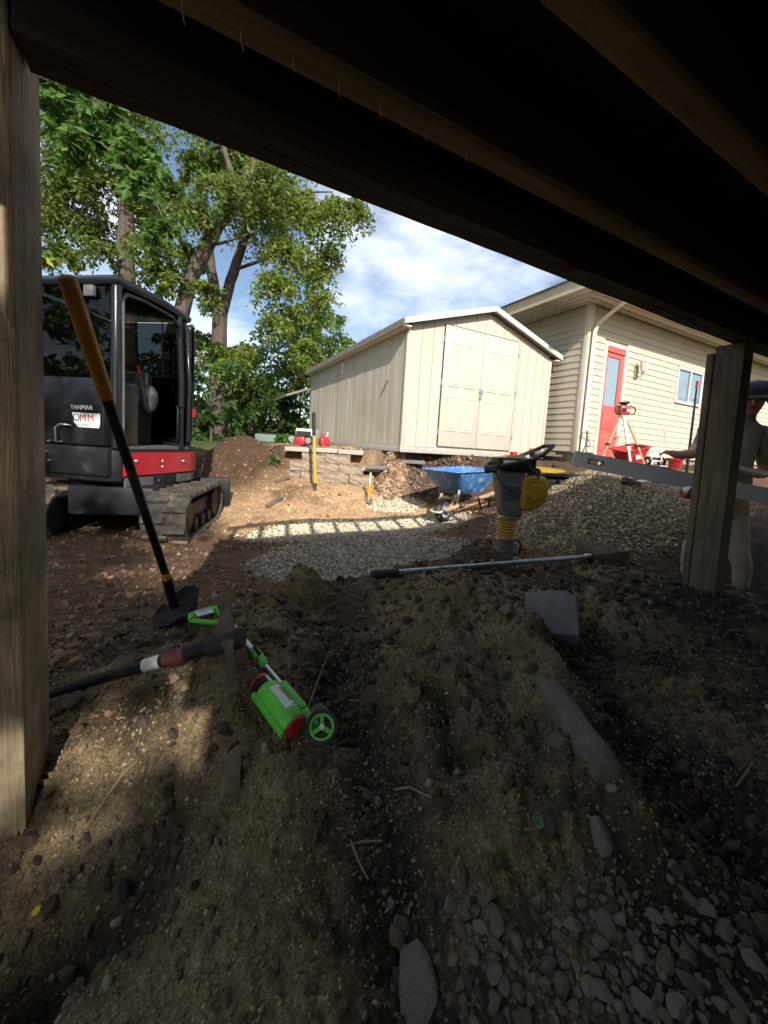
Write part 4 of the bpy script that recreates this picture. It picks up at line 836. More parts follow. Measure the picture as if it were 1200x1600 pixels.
MB().tube([(.10, .02, PH-.02), (.10, .02, PH+.035), (.10, .02, PH+.04)], [.045, .045, .038], 16).build('filler_cap', M['rubber'], pc, smooth=40)
p = MB(); p.tube([(.30, -.20, PH-.10), (.62, -.20, PH-.09), (.80, -.16, PH-.11), (.80, .16, PH-.11), (.62, .20, PH-.09), (.30, .20, PH-.10)], .016, 8); p.build('handle', M['rubber'], pc, smooth=60)
# ------------------------------------------------------------------ laser level on its tripod, tubs, hand truck, pole by the house
TX, TY = 6.18, 3.72; TZ = Hs(TX, TY)
tri = thing('laser_tripod', 'red rotary laser level on a wooden-legged aluminium tripod before the red door', 'laser level', (TX, TY, TZ), R_(-27))
hz = 1.86-TZ-.10
MB().tube([(0, 0, hz-.03), (0, 0, hz+.0), (0, 0, hz+.012)], [.06, .075, .075], 18).build('tripod_head', M['alu'], tri, smooth=40)
for k, a in enumerate((200, -20, 265)):
    d = Vector((math.cos(R_(a)), math.sin(R_(a)), 0)); lg = MB(); foot = d*.42+Vector((0, 0, Hs(TX, TY)*0-.02)); top = d*.055+Vector((0, 0, hz-.02))
    mid = top+(foot-top)*.55
    o = MB().bar(top, mid+(foot-top)*.1, .035 if k < 2 else .05, .028, d).build('leg', M['handlewood'] if k < 2 else M['alu'], tri, bevel=.004)
    MB().bar(mid, foot, .026, .02, d).build('leg_extension', M['alu'] if k == 2 else M['handlewood'], o)
    MB().box(mid, (.05, .05, .035)).build('leg_clamp', M['rubber'], o)
bdy = MB(); bdy.box2(-.075, .075, -.065, .065, hz+.02, hz+.16); bdy.box2(-.05, .05, -.05, .05, hz+.012, hz+.03); bdy = bdy.build('laser_body', M['redplastic'], tri, bevel=.02)
MB().box2(-.055, .005, -.068, -.064, hz+.06, hz+.12).build('display', M['blackm'], bdy); MB().box2(.02, .06, -.068, -.064, hz+.07, hz+.11).build('keypad', M['label'], bdy)
MB().cyl((0, 0, hz+.16), (0, 0, hz+.20), .045, 18).build('laser_window', M['interior'], bdy); MB().cyl((0, 0, hz+.20), (0, 0, hz+.222), .075, 18).build('laser_cap', M['rubber'], bdy)
for s_ in (-1, 1):
    c_ = MB(); c_.tube([(s_*.06, -.05, hz+.03), (s_*.15, -.05, hz+.04), (s_*.165, -.05, hz+.09), (s_*.15, -.05, hz+.14), (s_*.06, -.05, hz+.16)], .010, 8); c_.build('guard', M['rubber'], bdy, smooth=60)
def tub(px, py, z_, rot, lab, sc=1.0):
    p = sight(px, py, z_); gz = Hs(p.x, p.y)
    t = thing('red_tub', lab, 'tub', (p.x, p.y, gz+.02), rot)
    o = MB(); o.loft([rr(-.16*sc, .16*sc, .12*sc, .12*sc, 0, .03), rr(-.24*sc, .24*sc, .18*sc, .18*sc, .26*sc, .05), rr(-.265*sc, .265*sc, .205*sc, .205*sc, .262*sc, .05), rr(-.265*sc, .265*sc, .205*sc, .205*sc, .275*sc, .05), rr(-.23*sc, .23*sc, .17*sc, .17*sc, .272*sc, .05), rr(-.15*sc, .15*sc, .11*sc, .11*sc, .015, .03)]); o.build('tub_shell', M['redplastic'], t, smooth=40)
    for s_ in (-1, 1):
        q = MB(); q.tube([(s_*.262*sc, -.06, .25*sc), (s_*.30*sc, -.06, .24*sc), (s_*.30*sc, .06, .24*sc), (s_*.262*sc, .06, .25*sc)], .010, 8); q.build('tub_handle', M['redplastic'], t, smooth=60)
    MB().box2(-.06, .06, -.165*sc-.01, -.15*sc-.008, .10, .17).build('tub_label', M['label'], t)
    return t
t = tub(985, 716, 6.5, R_(-15), 'red plastic tub behind the tripod legs'); t.rotation_euler = (R_(8), R_(-14), R_(-15))
p = sight(1027, 722, 6.6); htz = Hs(p.x, p.y)
ht = thing('hand_truck', 'small grey folding hand truck lying by the siding', 'hand truck', (p.x, p.y, htz), R_(-20))
for s_ in (-1, 1): MB().tube([(s_*.10, 0, .03), (s_*.10, .10, .40)], .013, 8).build('rail', M['alu'], ht)
for k in range(3): MB().bar((-.10, .01+.03*k, .10+.11*k), (.10, .01+.03*k, .10+.11*k), .02, .02).build('crossbar', M['alu'], ht)
MB().box((0, -.10, .02), (.30, .22, .015)).build('toe_plate', M['alu'], ht)
u = MB(); u.tube([(.10, .10, .38), (.14, .12, .40), (.16, .16, .62), (.22, .16, .62), (.24, .12, .40)], .009, 8); u.build('handle', M['alu'], ht, smooth=60)
for s_ in (-1, 1): MB().torus((s_*.14, .06, .09), (1, 0, 0), .065, .022, 18, 8).build('wheel', M['rubber'], ht, smooth=True)
bb = sight(1056, 724, 6.4); t = tub(1056, 722, 6.4, R_(20), 'low red tub by the hand truck', .62)
p = sight(1078, 700, 5.9); pz = Hs(p.x, p.y)
rp_ = thing('range_pole', 'slim dark pole with a red top propped near the siding', 'pole', (p.x, p.y, pz))
MB().tube([(0, 0, -.05), (.02, .02, .95), (.03, .03, 1.38)], [.022, .017, .012], 8).build('shaft', M['blackm'], rp_, smooth=60)
MB().tube([(.029, .029, 1.34), (.032, .032, 1.44)], .02, 8).build('red_tip', M['redplastic'], rp_); MB().bar((-.03, .0, 1.44), (.11, .06, 1.44), .02, .02).build('crosspiece', M['redplastic'], rp_)

# ------------------------------------------------------------------ long level held by the worker
la = sight(896, 716, 2.98); lb = sight(1215, 778, 2.86); lv_d = (lb-la).normalized()
lev = thing('long_level', 'long grey aluminium box level held out by the worker', 'spirit level', la)
lu = (Vector((0, 0, 1))-lv_d*lv_d.z).normalized(); ls = lu.cross(lv_d)
LM = Matrix(((lv_d.x, ls.x, lu.x, 0), (lv_d.y, ls.y, lu.y, 0), (lv_d.z, ls.z, lu.z, 0), (0, 0, 0, 1)))
LL = (lb-la).length+.45; hgt = .06
b = MB(m=LM); b.box2(0, LL, -.012, .012, -hgt, -hgt+.025); b.box2(0, LL, -.012, .012, hgt-.025, hgt)
for x0, x1 in ((0, .105), (.235, .92), (.985, LL)): b.box2(x0, x1, -.011, .011, -hgt+.025, hgt-.025)
b.box2(.105, .235, -.011, .011, -hgt+.025, -.02); b.box2(.105, .235, -.011, .011, .02, hgt-.025); b.box2(.92, .985, -.011, .011, -hgt+.025, -.028); b.box2(.92, .985, -.011, .011, .028, hgt-.025)
b.build('rail', M['alu'], lev)
hr = MB(m=LM); pr = [(.105+.02*0, 0)]; hr.tube([Vector((.17+.065*math.cos(a), 0, .02*math.sin(a)*1.0)) for a in np.linspace(0, 2*math.pi, 20)], .006, 6, caps=False); hr.build('hand_slot_rim', M['rubber'], lev, smooth=60)
vl = MB(m=LM); vl.torus((.952, 0, 0), (0, 1, 0), .029, .007, 20, 8); vl.build('vial_ring', M['rubber'], lev, smooth=60); v2 = MB(m=LM); v2.cyl((.952, 0, -.026), (.952, 0, .026), .008, 8); v2.build('vial', M['yhandle'], lev)

# ------------------------------------------------------------------ worker
hipc = sight(1134, 770, 3.12); f1 = sight(1152, 948, 3.05); f2 = sight(1072, 900, 3.25)
f1.z = Hs(f1.x, f1.y)+.03; f2.z = Hs(f2.x, f2.y)+.03
wk = thing('person', 'person in tan shirt, tan trousers and dark cap holding a long level', 'person', (hipc.x, hipc.y, f1.z))
WO_ = Vector((hipc.x, hipc.y, f1.z))
sR = sight(1192, 672, 3.05); sL = sight(1110, 668, 3.22); chest = (sR+sL)/2+Vector((0, 0, -.06)); neck = (sR+sL)/2+Vector((.03, .0, .05)); head0 = sight(1176, 622, 3.02)
neck = chest+(head0-chest)*.55
haL = sight(1048, 711, 3.02); haR = sight(1146, 733, 2.93)     # hands on the top edge of the level
elL = sight(1085, 706, 3.20)+Vector((0, 0, -.02)); elR = sight(1196, 742, 3.10)
JV = []; JR = []; JE = []
def jv(p, r): JV.append(Vector(p)-WO_); JR.append(r); return len(JV)-1
pel = jv(hipc, .155)
sp1 = jv(hipc.lerp(chest, .45), .145); sp2 = jv(chest, .165); nk = jv(neck, .062); hd0 = jv(head0+Vector((0, 0, -.05)), .085); hd1 = jv(head0+Vector((0, 0, .06)), .092)
JE += [(pel, sp1), (sp1, sp2), (sp2, nk), (nk, hd0), (hd0, hd1)]
toe = Vector((-.65, -.35, 0))
for ft, s_ in ((f1, 1), (f2, -1)):
    hp = hipc+Vector(CR)*(.09*s_)+Vector((0, 0, -.09)); kn = hp.lerp(ft, .52)+toe*.06
    a = jv(hp, .10); b2 = jv(kn, .075); c2 = jv(ft+Vector((0, 0, .28)), .068); d2 = jv(ft+Vector((0, 0, .05)), .052); e2 = jv(ft+toe*.24+Vector((0, 0, .01)), .038)
    JE += [(pel, a), (a, b2), (b2, c2), (c2, d2), (d2, e2)]
for sh_, el_, ha_ in ((sR, elR, haR), (sL, elL, haL)):
    a = jv(sh_, .075); m_ = jv(sh_.lerp(el_, .5), .062); b2 = jv(el_, .048); c2 = jv(el_.lerp(ha_, .75), .034); d2 = jv(ha_+Vector((0, 0, .02)), .034)
    JE += [(sp2, a), (a, m_), (m_, b2), (b2, c2), (c2, d2)]
    fd = (lv_d*-1); 
    for k in range(4):
        q0 = ha_+fd*(.045-.022*k)+Vector((0, 0, .022))+ls*.0; q1 = q0-ls*.028+Vector((0, 0, .004)); q2 = q1-ls*.006+Vector((0, 0, -.035-.004*(k % 2)))
        i0 = jv(q0, .0095); i1 = jv(q1, .009); i2 = jv(q2, .008); JE += [(d2, i0), (i0, i1), (i1, i2)]
    t0 = jv(ha_+fd*.05+ls*.015+Vector((0, 0, .01)), .01); t1 = jv(ha_+fd*.075+ls*.024+Vector((0, 0, -.018)), .009); JE += [(d2, t0), (t0, t1)]
me = bpy.data.meshes.new('body'); me.from_pydata([tuple(v) for v in JV], JE, []); bo = bpy.data.objects.new('body', me); COL.objects.link(bo)
md = bo.modifiers.new('skin', 'SKIN'); md.branch_smoothing = .4
for i, sv_ in enumerate(me.skin_vertices[0].data): sv_.radius = (JR[i], JR[i]*(.72 if i in (pel, sp1, sp2) else 1)); sv_.use_root = (i == pel)
bo.modifiers.new('sub', 'SUBSURF').levels = 2; bo.modifiers['sub'].render_levels = 2
bpy.context.view_layer.update(); ev = bo.evaluated_get(bpy.context.evaluated_depsgraph_get()); bm2 = bpy.data.meshes.new_from_object(ev); bpy.data.objects.remove(bo)
bm2.name = 'body'; bm2.materials.clear()
for k in ('skin', 'tshirt', 'pants', 'boot'): bm2.materials.append(M[k])
segs_ = [(JV[a], JV[b]) for a, b in JE]
hz_ = (hipc-WO_).z
for p_ in bm2.polygons:
    c = p_.center; mi = 0
    near_arm = min(((c-(x_-WO_)).length for x_ in (elR.lerp(haR, .3), elL.lerp(haL, .3), elR.lerp(haR, .65), elL.lerp(haL, .65), haR, haL, elR, elL)))
    near_tor = min((c-(x_-WO_)).length for x_ in (hipc.lerp(chest, .2), hipc.lerp(chest, .5), chest, hipc.lerp(chest, .8)))
    if c.z < .11: mi = 3
    elif c.z < hz_+.04 and near_arm > .09: mi = 2
    elif c.z > (neck-WO_).z+.01 and (c-(neck-WO_)).length < .45 and (c-(head0-WO_)).length < .20: mi = 0
    elif near_arm < .10 and near_tor > .15: mi = 0
    else: mi = 1
    p_.material_index = mi; p_.use_smooth = True
# cloth folds
for v in bm2.vertices:
    n_ = v.co; v.co = n_ + v.normal*(.0028*math.sin(n_.z*55+n_.x*20)*math.sin(n_.x*31+n_.y*17))*(1 if n_.z < .75 else .5)
body = bpy.data.objects.new('body', bm2); COL.objects.link(body); body.parent = wk
fdir = Vector((-.75, -.42, -.28)).normalized(); hc_ = head0-WO_; sdir = fdir.cross(Vector((0, 0, 1))).normalized(); udir = sdir.cross(fdir)
FM = Matrix(((fdir.x, sdir.x, udir.x, hc_.x), (fdir.y, sdir.y, udir.y, hc_.y), (fdir.z, sdir.z, udir.z, hc_.z), (0, 0, 0, 1)))
fc = MB(m=FM); fc.loft([[(.085+.0, -.018, -.035), (.085, .018, -.035), (.08, .012, .03), (.08, -.012, .03)], [(.118, -.008, -.03), (.118, .008, -.03), (.098, .005, .02), (.098, -.005, .02)]]); fc.build('nose', M['skin'], body, bevel=.006)
for s_ in (-1, 1):
    e_ = MB(m=FM); e_.sphere((.085, s_*.034, .012), (.012, .014, .009)); e_.build('eye', M['interior'], body, smooth=True)
    e_ = MB(m=FM); e_.sphere((-.005, s_*.095, -.01), (.02, .012, .034)); e_.build('ear', M['skin'], body, smooth=True)
mo = MB(m=FM); mo.sphere((.088, 0, -.062), (.010, .026, .006)); mo.build('mouth', M['inkred'], body, smooth=True)
hr_ = MB(m=FM); hr_.sphere((-.02, 0, .02), (.098, .10, .09)); hr_.build('hair', M['oldwood'], body, smooth=True)
cpm = MB(m=FM); cpm.loft([[(r_*1.08*math.cos(k*math.pi/10)-.005, r_*math.sin(k*math.pi/10), z_) for k in range(20)] for z_, r_ in ((.035, .108), (.07, .110), (.105, .10), (.13, .07), (.14, .02))]); cap = cpm.build('cap', M['cap'], wk, smooth=60)
br = MB(m=FM); br.loft([[(r_*1.1*math.cos(k*math.pi/10), r_*math.sin(k*math.pi/10), z_) for k in range(20)] for z_, r_ in ((.038, .107), (.030, .175), (.036, .176), (.046, .107))]); br.build('brim', M['cap'], cap, smooth=60)
MB(m=FM).cyl((.0, 0, .052), (.0, 0, .066), .1105, 24).build('hat_band', M['grey'], cap)
# tape measure clipped beside the post
p = sight(1077, 771, 2.15)
tm = thing('tape_measure', 'small red and chrome tape measure clipped to the right timber post', 'tape measure', p, R_(-25))
MB().tube([(0, -.02, .01), (0, .02, .01)], .028, 18).build('case', M['steel'], tm, bevel=.004); MB().box2(-.035, .03, -.018, .018, -.03, -.005).build('case_foot', M['redplastic'], tm, bevel=.006); MB().box2(-.01, .04, .018, .05, -.02, .02).build('clip', M['blackm'], tm)

# ------------------------------------------------------------------ hand tools around the pit
ba = sight(982, 787, 4.35); bb_ = sight(1034, 750, 4.75); gz = Hs(ba.x, ba.y); ba.z = max(ba.z, gz+.03)
hm_ = thing('sledgehammer', 'short sledgehammer with pale handle lying on the gravel heap', 'hammer', ba)
MB(off=ba).tube([ba, bb_], [.022, .026], 10).build('handle', M['alu'], hm_, smooth=60)
hx = Vector(CR)*.16-Vector((0, 0, .06)); MB(off=ba).bar(ba-hx*.62-Vector((0, 0, .0)), ba+hx*.62, .075, .075).build('head', M['rust'], hm_, bevel=.014)
_q = sight(493, 748, 5.5); q = (_q.x, _q.y); bz = Hs(_q.x, _q.y); bt = sight(490, 645, (Vector(_q)-Vector(CC)).dot(Vector(CA))+.02)
bar_ = thing('digging_bar', 'yellow-shafted digging bar with black grip standing before the block wall', 'bar', (q[0], q[1], bz))
vt = Vector((bt.x-q[0], bt.y-q[1], bt.z-bz))
MB().tube([(0, 0, .05), vt*.70], .024, 10).build('shaft', M['yhandle'], bar_, smooth=60); MB().tube([vt*.70, vt, vt*1.005], [.027, .027, .018], 10).build('grip', M['rubber'], bar_, smooth=50); MB().tube([(0, 0, -.06), (0, 0, .10)], [.03, .026], 8).build('tip', M['rust'], bar_)
q = sight(577, 762, 5.55); mz = Hs(q.x, q.y)
ml = thing('mallet', 'yellow-handled mallet standing on its head against the blocks', 'mallet', (q.x, q.y, mz))
MB().tube([(0, -.06, .05), (0, .06, .05)], .045, 14).build('head', M['steel'], ml, bevel=.006); MB().tube([(0, 0, .08), (.015, .02, .30)], .022, 10).build('grip', M['yhandle'], ml, smooth=60); MB().tube([(.015, .02, .29), (.022, .03, .46)], .016, 10).build('shaft', M['alu'], ml, smooth=60)
def can(px, py, z_, lab, rot, s=1.0):
    p = sight(px, py, z_); t = thing('fuel_can', lab, 'fuel can', p, rot, None)
    o = MB(); o.loft([rr(-.12*s, .12*s, .08*s, .08*s, 0, .03), rr(-.125*s, .125*s, .085*s, .085*s, .02*s, .03), rr(-.125*s, .125*s, .085*s, .085*s, .18*s, .03), rr(-.08*s, .08*s, .06*s, .06*s, .24*s, .03), rr(-.05*s, .05*s, .045*s, .045*s, .25*s, .02)]); o.build('body', M['redplastic'], t, smooth=50)
    h_ = MB(); h_.tube([(-.09*s, 0, .21*s), (-.08*s, 0, .29*s), (.04*s, 0, .30*s), (.06*s, 0, .24*s)], .014*s, 8); h_.build('handle', M['redplastic'], t, smooth=60)
    c_ = MB(); c_.tube([(.05*s, 0, .23*s), (.08*s, 0, .29*s), (.10*s, 0, .36*s)], [.028*s, .024*s, .012*s], 10); c_.build('spout', M['label'], t, smooth=60); return t
can(506, 697, 6.45, 'upright red fuel can with pale spout on the block wall', R_(10), .66)
p = sight(470, 697, 6.5)
cs = thing('cutoff_saw', 'red and dark cut-off saw resting on the block wall', 'saw', p, R_(-30)); cs.scale = (.8, .8, .8)
MB().box2(-.15, .10, -.09, .09, .02, .20).build('motor_body', M['redplastic'], cs, bevel=.04); MB().tube([(.16, -.015, .12), (.16, .015, .12)], .11, 22).build('blade', M['steel'], cs, smooth=40); h_ = MB(); h_.tube([(-.12, 0, .18), (-.10, 0, .27), (.04, 0, .28), (.08, 0, .18)], .015, 8); h_.build('handle', M['rubber'], cs, smooth=60); MB().torus((.16, 0, .13), (0, 1, 0), .09, .03, 18, 8).build('guard', M['blackm'], cs, smooth=60)
p = sight(440, 690, 8.6)
tl = thing('utility_trailer', 'small grey-green utility trailer parked behind the block wall', 'trailer', (p.x, p.y, Hs(p.x, p.y)), R_(-25))
tzz = p.z-Hs(p.x, p.y)
MB().box2(-.5, .35, -.35, .45, tzz-.12, tzz+.14).build('bed', M['olive'], tl, bevel=.01); MB().box2(.36, .80, -.3, .4, tzz-.1, tzz+.32).build('tool_box', M['white'], tl, bevel=.03); MB().box2(.38, .70, -.31, -.301, tzz+.08, tzz+.26).build('window', M['interior'], tl)
for s_ in (-.30, .40): MB().torus((-.1, s_, .02), (0, 1, 0), .10, .035, 20, 8).build('wheel', M['rubber'], tl, smooth=True)
MB().box2(-.45, .75, -.2, .3, .22, tzz-.12).build('chassis', M['blackm'], tl)
# loose dark plank scraps and a stick on the tan mound
for (a, b, th, lab) in (((418, 782, 4.9), (440, 757, 5.2), .05, 'broken dark plank lying on the tan dirt mound'), ((430, 752, 5.7), (452, 742, 5.9), .05, 'short dark stick at the foot of the dirt pile')):
    A = sight(*a); B = sight(*b); A.z = Hs(A.x, A.y)+.02; B.z = Hs(B.x, B.y)+.03
    tag(MB(off=A).bar(A, B, .07, .03).build('plank_scrap', M['oldwood'], None, bevel=.004), lab, 'plank').location = A

# ------------------------------------------------------------------ concrete blocks and stones on the near mound
p = on_ground(872, 995, .4)
bk = MB(); bk.loft([[(-.10, -.075, 0), (-.07, -.10, 0), (.10, -.105, 0), (.115, .07, 0), (.075, .115, 0), (-.105, .105, 0)], [(-.10, -.075, .09), (-.07, -.10, .09), (.10, -.105, .09), (.115, .07, .09), (.075, .115, .09), (-.105, .105, .09)]])
o = bk.build('edging_block', M['concrete'], None, bevel=.012); o.scale = (.82, .82, .9); o.location = p+Vector((.03, .05, .02)); o.rotation_euler = (R_(38), R_(-12), R_(-50)); tag(o, 'pale grey concrete edging block tilted in dark soil', 'block')
pA = on_ground(845, 1050, .4); pB = on_ground(948, 1222, .4); dAB = (pB-pA).normalized(); sAB = dAB.cross(Vector((0, 0, 1))).normalized(); lAB = (pB-pA).length
bk = MB(off=pA); rg = []
for t_, w_, h_ in ((.0, .02, -.01), (.12, .03, .012), (.35, .032, .02), (.6, .03, .026), (.88, .034, .032), (.97, .032, .028), (1.0, .026, .008)):
    c_ = pA+dAB*lAB*t_; rg.append([c_-sAB*w_-Vector((0, 0, .05)), c_+sAB*w_-Vector((0, 0, .05)), c_+sAB*w_*.9+Vector((0, 0, h_*.6)), c_-sAB*w_*.2+Vector((0, 0, h_)), c_-sAB*w_*.95+Vector((0, 0, h_*.8))])
bk.loft(rg); o = bk.build('edging_block', mat('soiled_concrete', (.17, .155, .13), .95, var=.25, scale=20, bump=.6, bscale=70, dirt=(.13, .10, .065), dscale=9, dpos=(.4, .6)), None, bevel=.006); o.location = pA; tag(o, 'long half-buried concrete edging strip coated in soil', 'block')
def stone_mesh(seed, sub=2):
    rd = random.Random(seed); bm = bmesh.new(); bmesh.ops.create_icosphere(bm, subdivisions=sub, radius=1)
    cuts = [(Vector((rd.gauss(0, 1), rd.gauss(0, 1), rd.gauss(0, 1))).normalized(), rd.uniform(.45, .85)) for _ in range(13)]
    for v in bm.verts:
        for n_, d_ in cuts:
            e = v.co.dot(n_)-d_
            if e > 0: v.co -= n_*e*.95
        v.co *= 1+rd.uniform(-.02, .02)
    me = bpy.data.meshes.new('stone'); bm.to_mesh(me); bm.free(); me.polygons.foreach_set('use_smooth', [True]*len(me.polygons)); me.set_sharp_from_angle(angle=R_(22)); me.materials.append(M['stone']); return me
SM = [stone_mesh(i) for i in range(9)]
pal = mat('pale_stone', (.20, .17, .125), .85, var=.3, scale=14, bump=.4, bscale=40, dirt=(.14, .11, .08), dscale=8, dpos=(.5, .75)); brn = mat('brown_stone', (.17, .115, .07), .85, var=.35, scale=14, bump=.4, bscale=40, dirt=(.1, .07, .05), dscale=9, dpos=(.5, .75))
SM2 = []
for k, me in enumerate(SM):
    c = me.copy(); c.materials.clear(); c.materials.append((pal, M['stone'], M['stone'], brn)[k % 4]); SM2.append(c)
def stone(px, py, wpx, hpx, lab=None, grp=None, ms=None, ang=0, sink=.35):
    p = on_ground(px, py, .4); z_ = (Vector(p)-Vector(CC)).dot(Vector(CA)); r = wpx/2/FPX*z_; r2 = hpx/2/FPX*z_
    o = link_mesh('stone', ms or random.choice(SM2), None, p+Vector((0, 0, min(r, r2)*(.6-sink))), (random.uniform(-.3, .3), random.uniform(-.3, .3), ang or random.uniform(0, 6.28)), (r, r2*1.15, min(r, r2)*random.uniform(.6, .85)))
    if lab: tag(o, lab, 'stone')
    else:
        hue = {'pale_stone': 'pale grey', 'brown_stone': 'brown'}.get(o.data.materials[0].name, 'dull tan'); big = wpx > 21
        where = 'packed in the stony patch' if py > 1400 else 'sunk in the dark soil slope'
        shape = 'long' if hpx > wpx*1.05 else 'squat'
        tag(o, f"{'large' if big else 'small'} {shape} {hue} stone {where}", 'stone', f"{'large' if big else 'small'} {shape} {hue} stones {where}")
    return o
stone(871, 1163, 34, 44, 'round pale stone beside the half-buried edging strip', ms=SM2[1])
stone(937, 1305, 40, 70, 'long brown stone below the half-buried edging strip', ms=SM2[0], ang=R_(-30))
stone(652, 1560, 80, 120, 'big pale flat stone lying apart in the darkest soil', ms=SM2[4], ang=R_(-20))
stone(498, 1118, 42, 36, 'tan angular stone next to the wand wheel', ms=SM2[2])
stone(425, 985, 60, 46, 'soil-coated boulder behind the marking wand', ms=SM[5], sink=.45)
stone(640, 1048, 20, 18, 'small pale stone alone on the brown soil crest', ms=SM2[7])
stone(1143, 1553, 32, 62, 'long tan stone standing out in the stony soil', ms=SM2[5], ang=R_(-35))
stone(772, 1468, 26, 52, 'orange-brown long stone at the edge of the stony patch', ms=SM2[3], ang=R_(-30))
rd = random.Random(5); placed = []
for k in range(1400):
    if len(placed) > 230: break
    if k < 900: px, py = rd.gauss(930, 130), rd.gauss(1520, 70)
    else: px, py = rd.uniform(690, 1195), rd.uniform(1000, 1590)
    if not (610 < px < 1198 and 980 < py < 1598): continue
    if k >= 900 and rd.random() < .3: continue
    s = (rd.uniform(10, 22) if rd.random() < .72 else rd.uniform(22, 38)) if py > 1400 else rd.uniform(7, 17)
    if any((px-a)**2+(py-b)**2 < ((s+c)*.36)**2 for a, b, c in placed): continue
    placed.append((px, py, s)); stone(px, py, s, s*rd.uniform(.75, 1.35), ang=rd.uniform(.01, 6.2))
for px, py, s in ((690, 1360, 14), (703, 1415, 24), (740, 1500, 22), (600, 1395, 10), (800, 915, 16), (770, 940, 20), (757, 955, 14), (615, 970, 9), (815, 930, 13), (790, 958, 28), (640, 905, 8), (585, 985, 12)): stone(px, py, s, s*1.1)
# wood scrap, leaves, twigs
p = on_ground(362, 1245, .4)
q = on_ground(370, 1195, .4)
ws = MB(off=p); ws.loft([[p+Vector((-.014, 0, .005)), p+Vector((.014, 0, .005)), p+Vector((.014, .0, .022)), p+Vector((-.014, 0, .02))], [q+Vector((-.012, 0, .01)), q+Vector((.012, 0, .01)), q+Vector((.008, 0, .026)), q+Vector((-.01, 0, .03))]])
o = ws.build('wood_scrap', M['oldwood'], None, bevel=.002); o.location = p; tag(o, 'dark splintered wood scrap lying on the sand', 'wood')
def leaf_obj(px, py, L_, ang, m_, lab, grp=None):
    p = on_ground(px, py, .4); b = MB(); cs_ = []
    for t_, w_ in ((0, .05), (.2, .3), (.45, .42), (.75, .28), (1, .02)): cs_.append([(t_*L_, -w_*L_, .12*L_*abs(w_)+.1*L_*t_*t_), (t_*L_, 0, .1*L_*t_*t_), (t_*L_, w_*L_, .12*L_*abs(w_)+.1*L_*t_*t_)])
    b.loft(cs_, caps=False, closed=False); o = b.build('fallen_leaf', m_, None, smooth=True); o.location = p+Vector((0, 0, .006)); o.rotation_euler = (.2, -.2, ang); tag(o, lab, 'leaf', grp)
leaf_obj(48, 1436, .014, .4, M['leafyel'], 'round yellow leaf lying near the muddy post foot'); leaf_obj(80, 1426, .013, 2, M['leafyel'], 'curled yellow leaf near the muddy post foot')
leaf_obj(826, 1318, .03, 2.2, M['leafgrn'], 'grey-green torn leaf lying in the dark soil'); leaf_obj(838, 1300, .026, .6, M['leafgrn'], 'narrow green leaf tip on the dark soil')
for pts, lab in ((((540, 1325), (565, 1318), (598, 1322)), 'thin pale root lying across the dark soil'), (((548, 1322), (560, 1350), (575, 1385)), 'short forked twig end below the pale root'), (((480, 1165), (478, 1120), (500, 1060), (515, 1020)), 'long wiry root running up behind the wand wheel'), (((135, 1300), (160, 1260), (190, 1215), (215, 1190)), 'fine root hanging in the hollow by the left post'), (((1150, 1230), (1165, 1215), (1178, 1195)), 'pale curved twig in the stony soil'), (((255, 845), (290, 832), (330, 828)), 'pale bent stick lying in front of the excavator'), (((615, 1240), (640, 1235), (675, 1250)), 'dark broken twig on the sandy mound')):
    P_ = [on_ground(a, b, .4)+Vector((0, 0, random.uniform(.002, .012))) for a, b in pts]
    o = MB(off=P_[0]).tube(P_, [.0022]*(len(P_)-1)+[.001], 6).build('twig', M['twig'], None, smooth=True); o.location = P_[0]; tag(o, lab, 'twig')
# ------------------------------------------------------------------ gravel as loose geometry
ICO = bmesh.new(); bmesh.ops.create_icosphere(ICO, subdivisions=1, radius=1)
IV = np.array([v.co[:] for v in ICO.verts]); ICO.verts.ensure_lookup_table(); IF = np.array([[v.index for v in f.verts] for f in ICO.faces]); ICO.free()
OV_ = np.array([(1, 0, 0), (0, 1, 0), (-1, 0, 0), (0, -1, 0), (0, 0, 1), (0, 0, -1)], float); OF_ = np.array([(0, 1, 4), (1, 2, 4), (2, 3, 4), (3, 0, 4), (1, 0, 5), (2, 1, 5), (3, 2, 5), (0, 3, 5)])
def scatter(name, x, y, r, cols, base='ico', lift=.25):
    n = len(x); BV, BF = (IV, IF) if base == 'ico' else (OV_, OF_)
    a = rng.normal(size=(n, 4)); a /= np.linalg.norm(a, axis=1)[:, None]; q0, q1, q2, q3 = a.T
    Rm = np.stack([1-2*(q2*q2+q3*q3), 2*(q1*q2-q0*q3), 2*(q1*q3+q0*q2), 2*(q1*q2+q0*q3), 1-2*(q1*q1+q3*q3), 2*(q2*q3-q0*q1), 2*(q1*q3-q0*q2), 2*(q2*q3+q0*q1), 1-2*(q1*q1+q2*q2)], -1).reshape(n, 3, 3)
    sc = np.stack([rng.uniform(.8, 1.5, n), rng.uniform(.7, 1.1, n), rng.uniform(.45, .8, n)], -1)*r[:, None]
    jit = rng.uniform(.78, 1.18, (n, len(BV), 1))
    V = np.einsum('nij,nkj->nki', Rm, BV[None]*jit*sc[:, None, :]); z = H(x, y) + r*lift
    V += np.stack([x, y, z], -1)[:, None, :]
    F = (BF[None]+np.arange(n)[:, None, None]*len(BV)).reshape(-1, 3)
    T = np.repeat(cols, len(BV), 0); me = fast_mesh(name, V.reshape(-1, 3), F, PEB, T); o = bpy.data.objects.new(name, me); COL.objects.link(o); return o
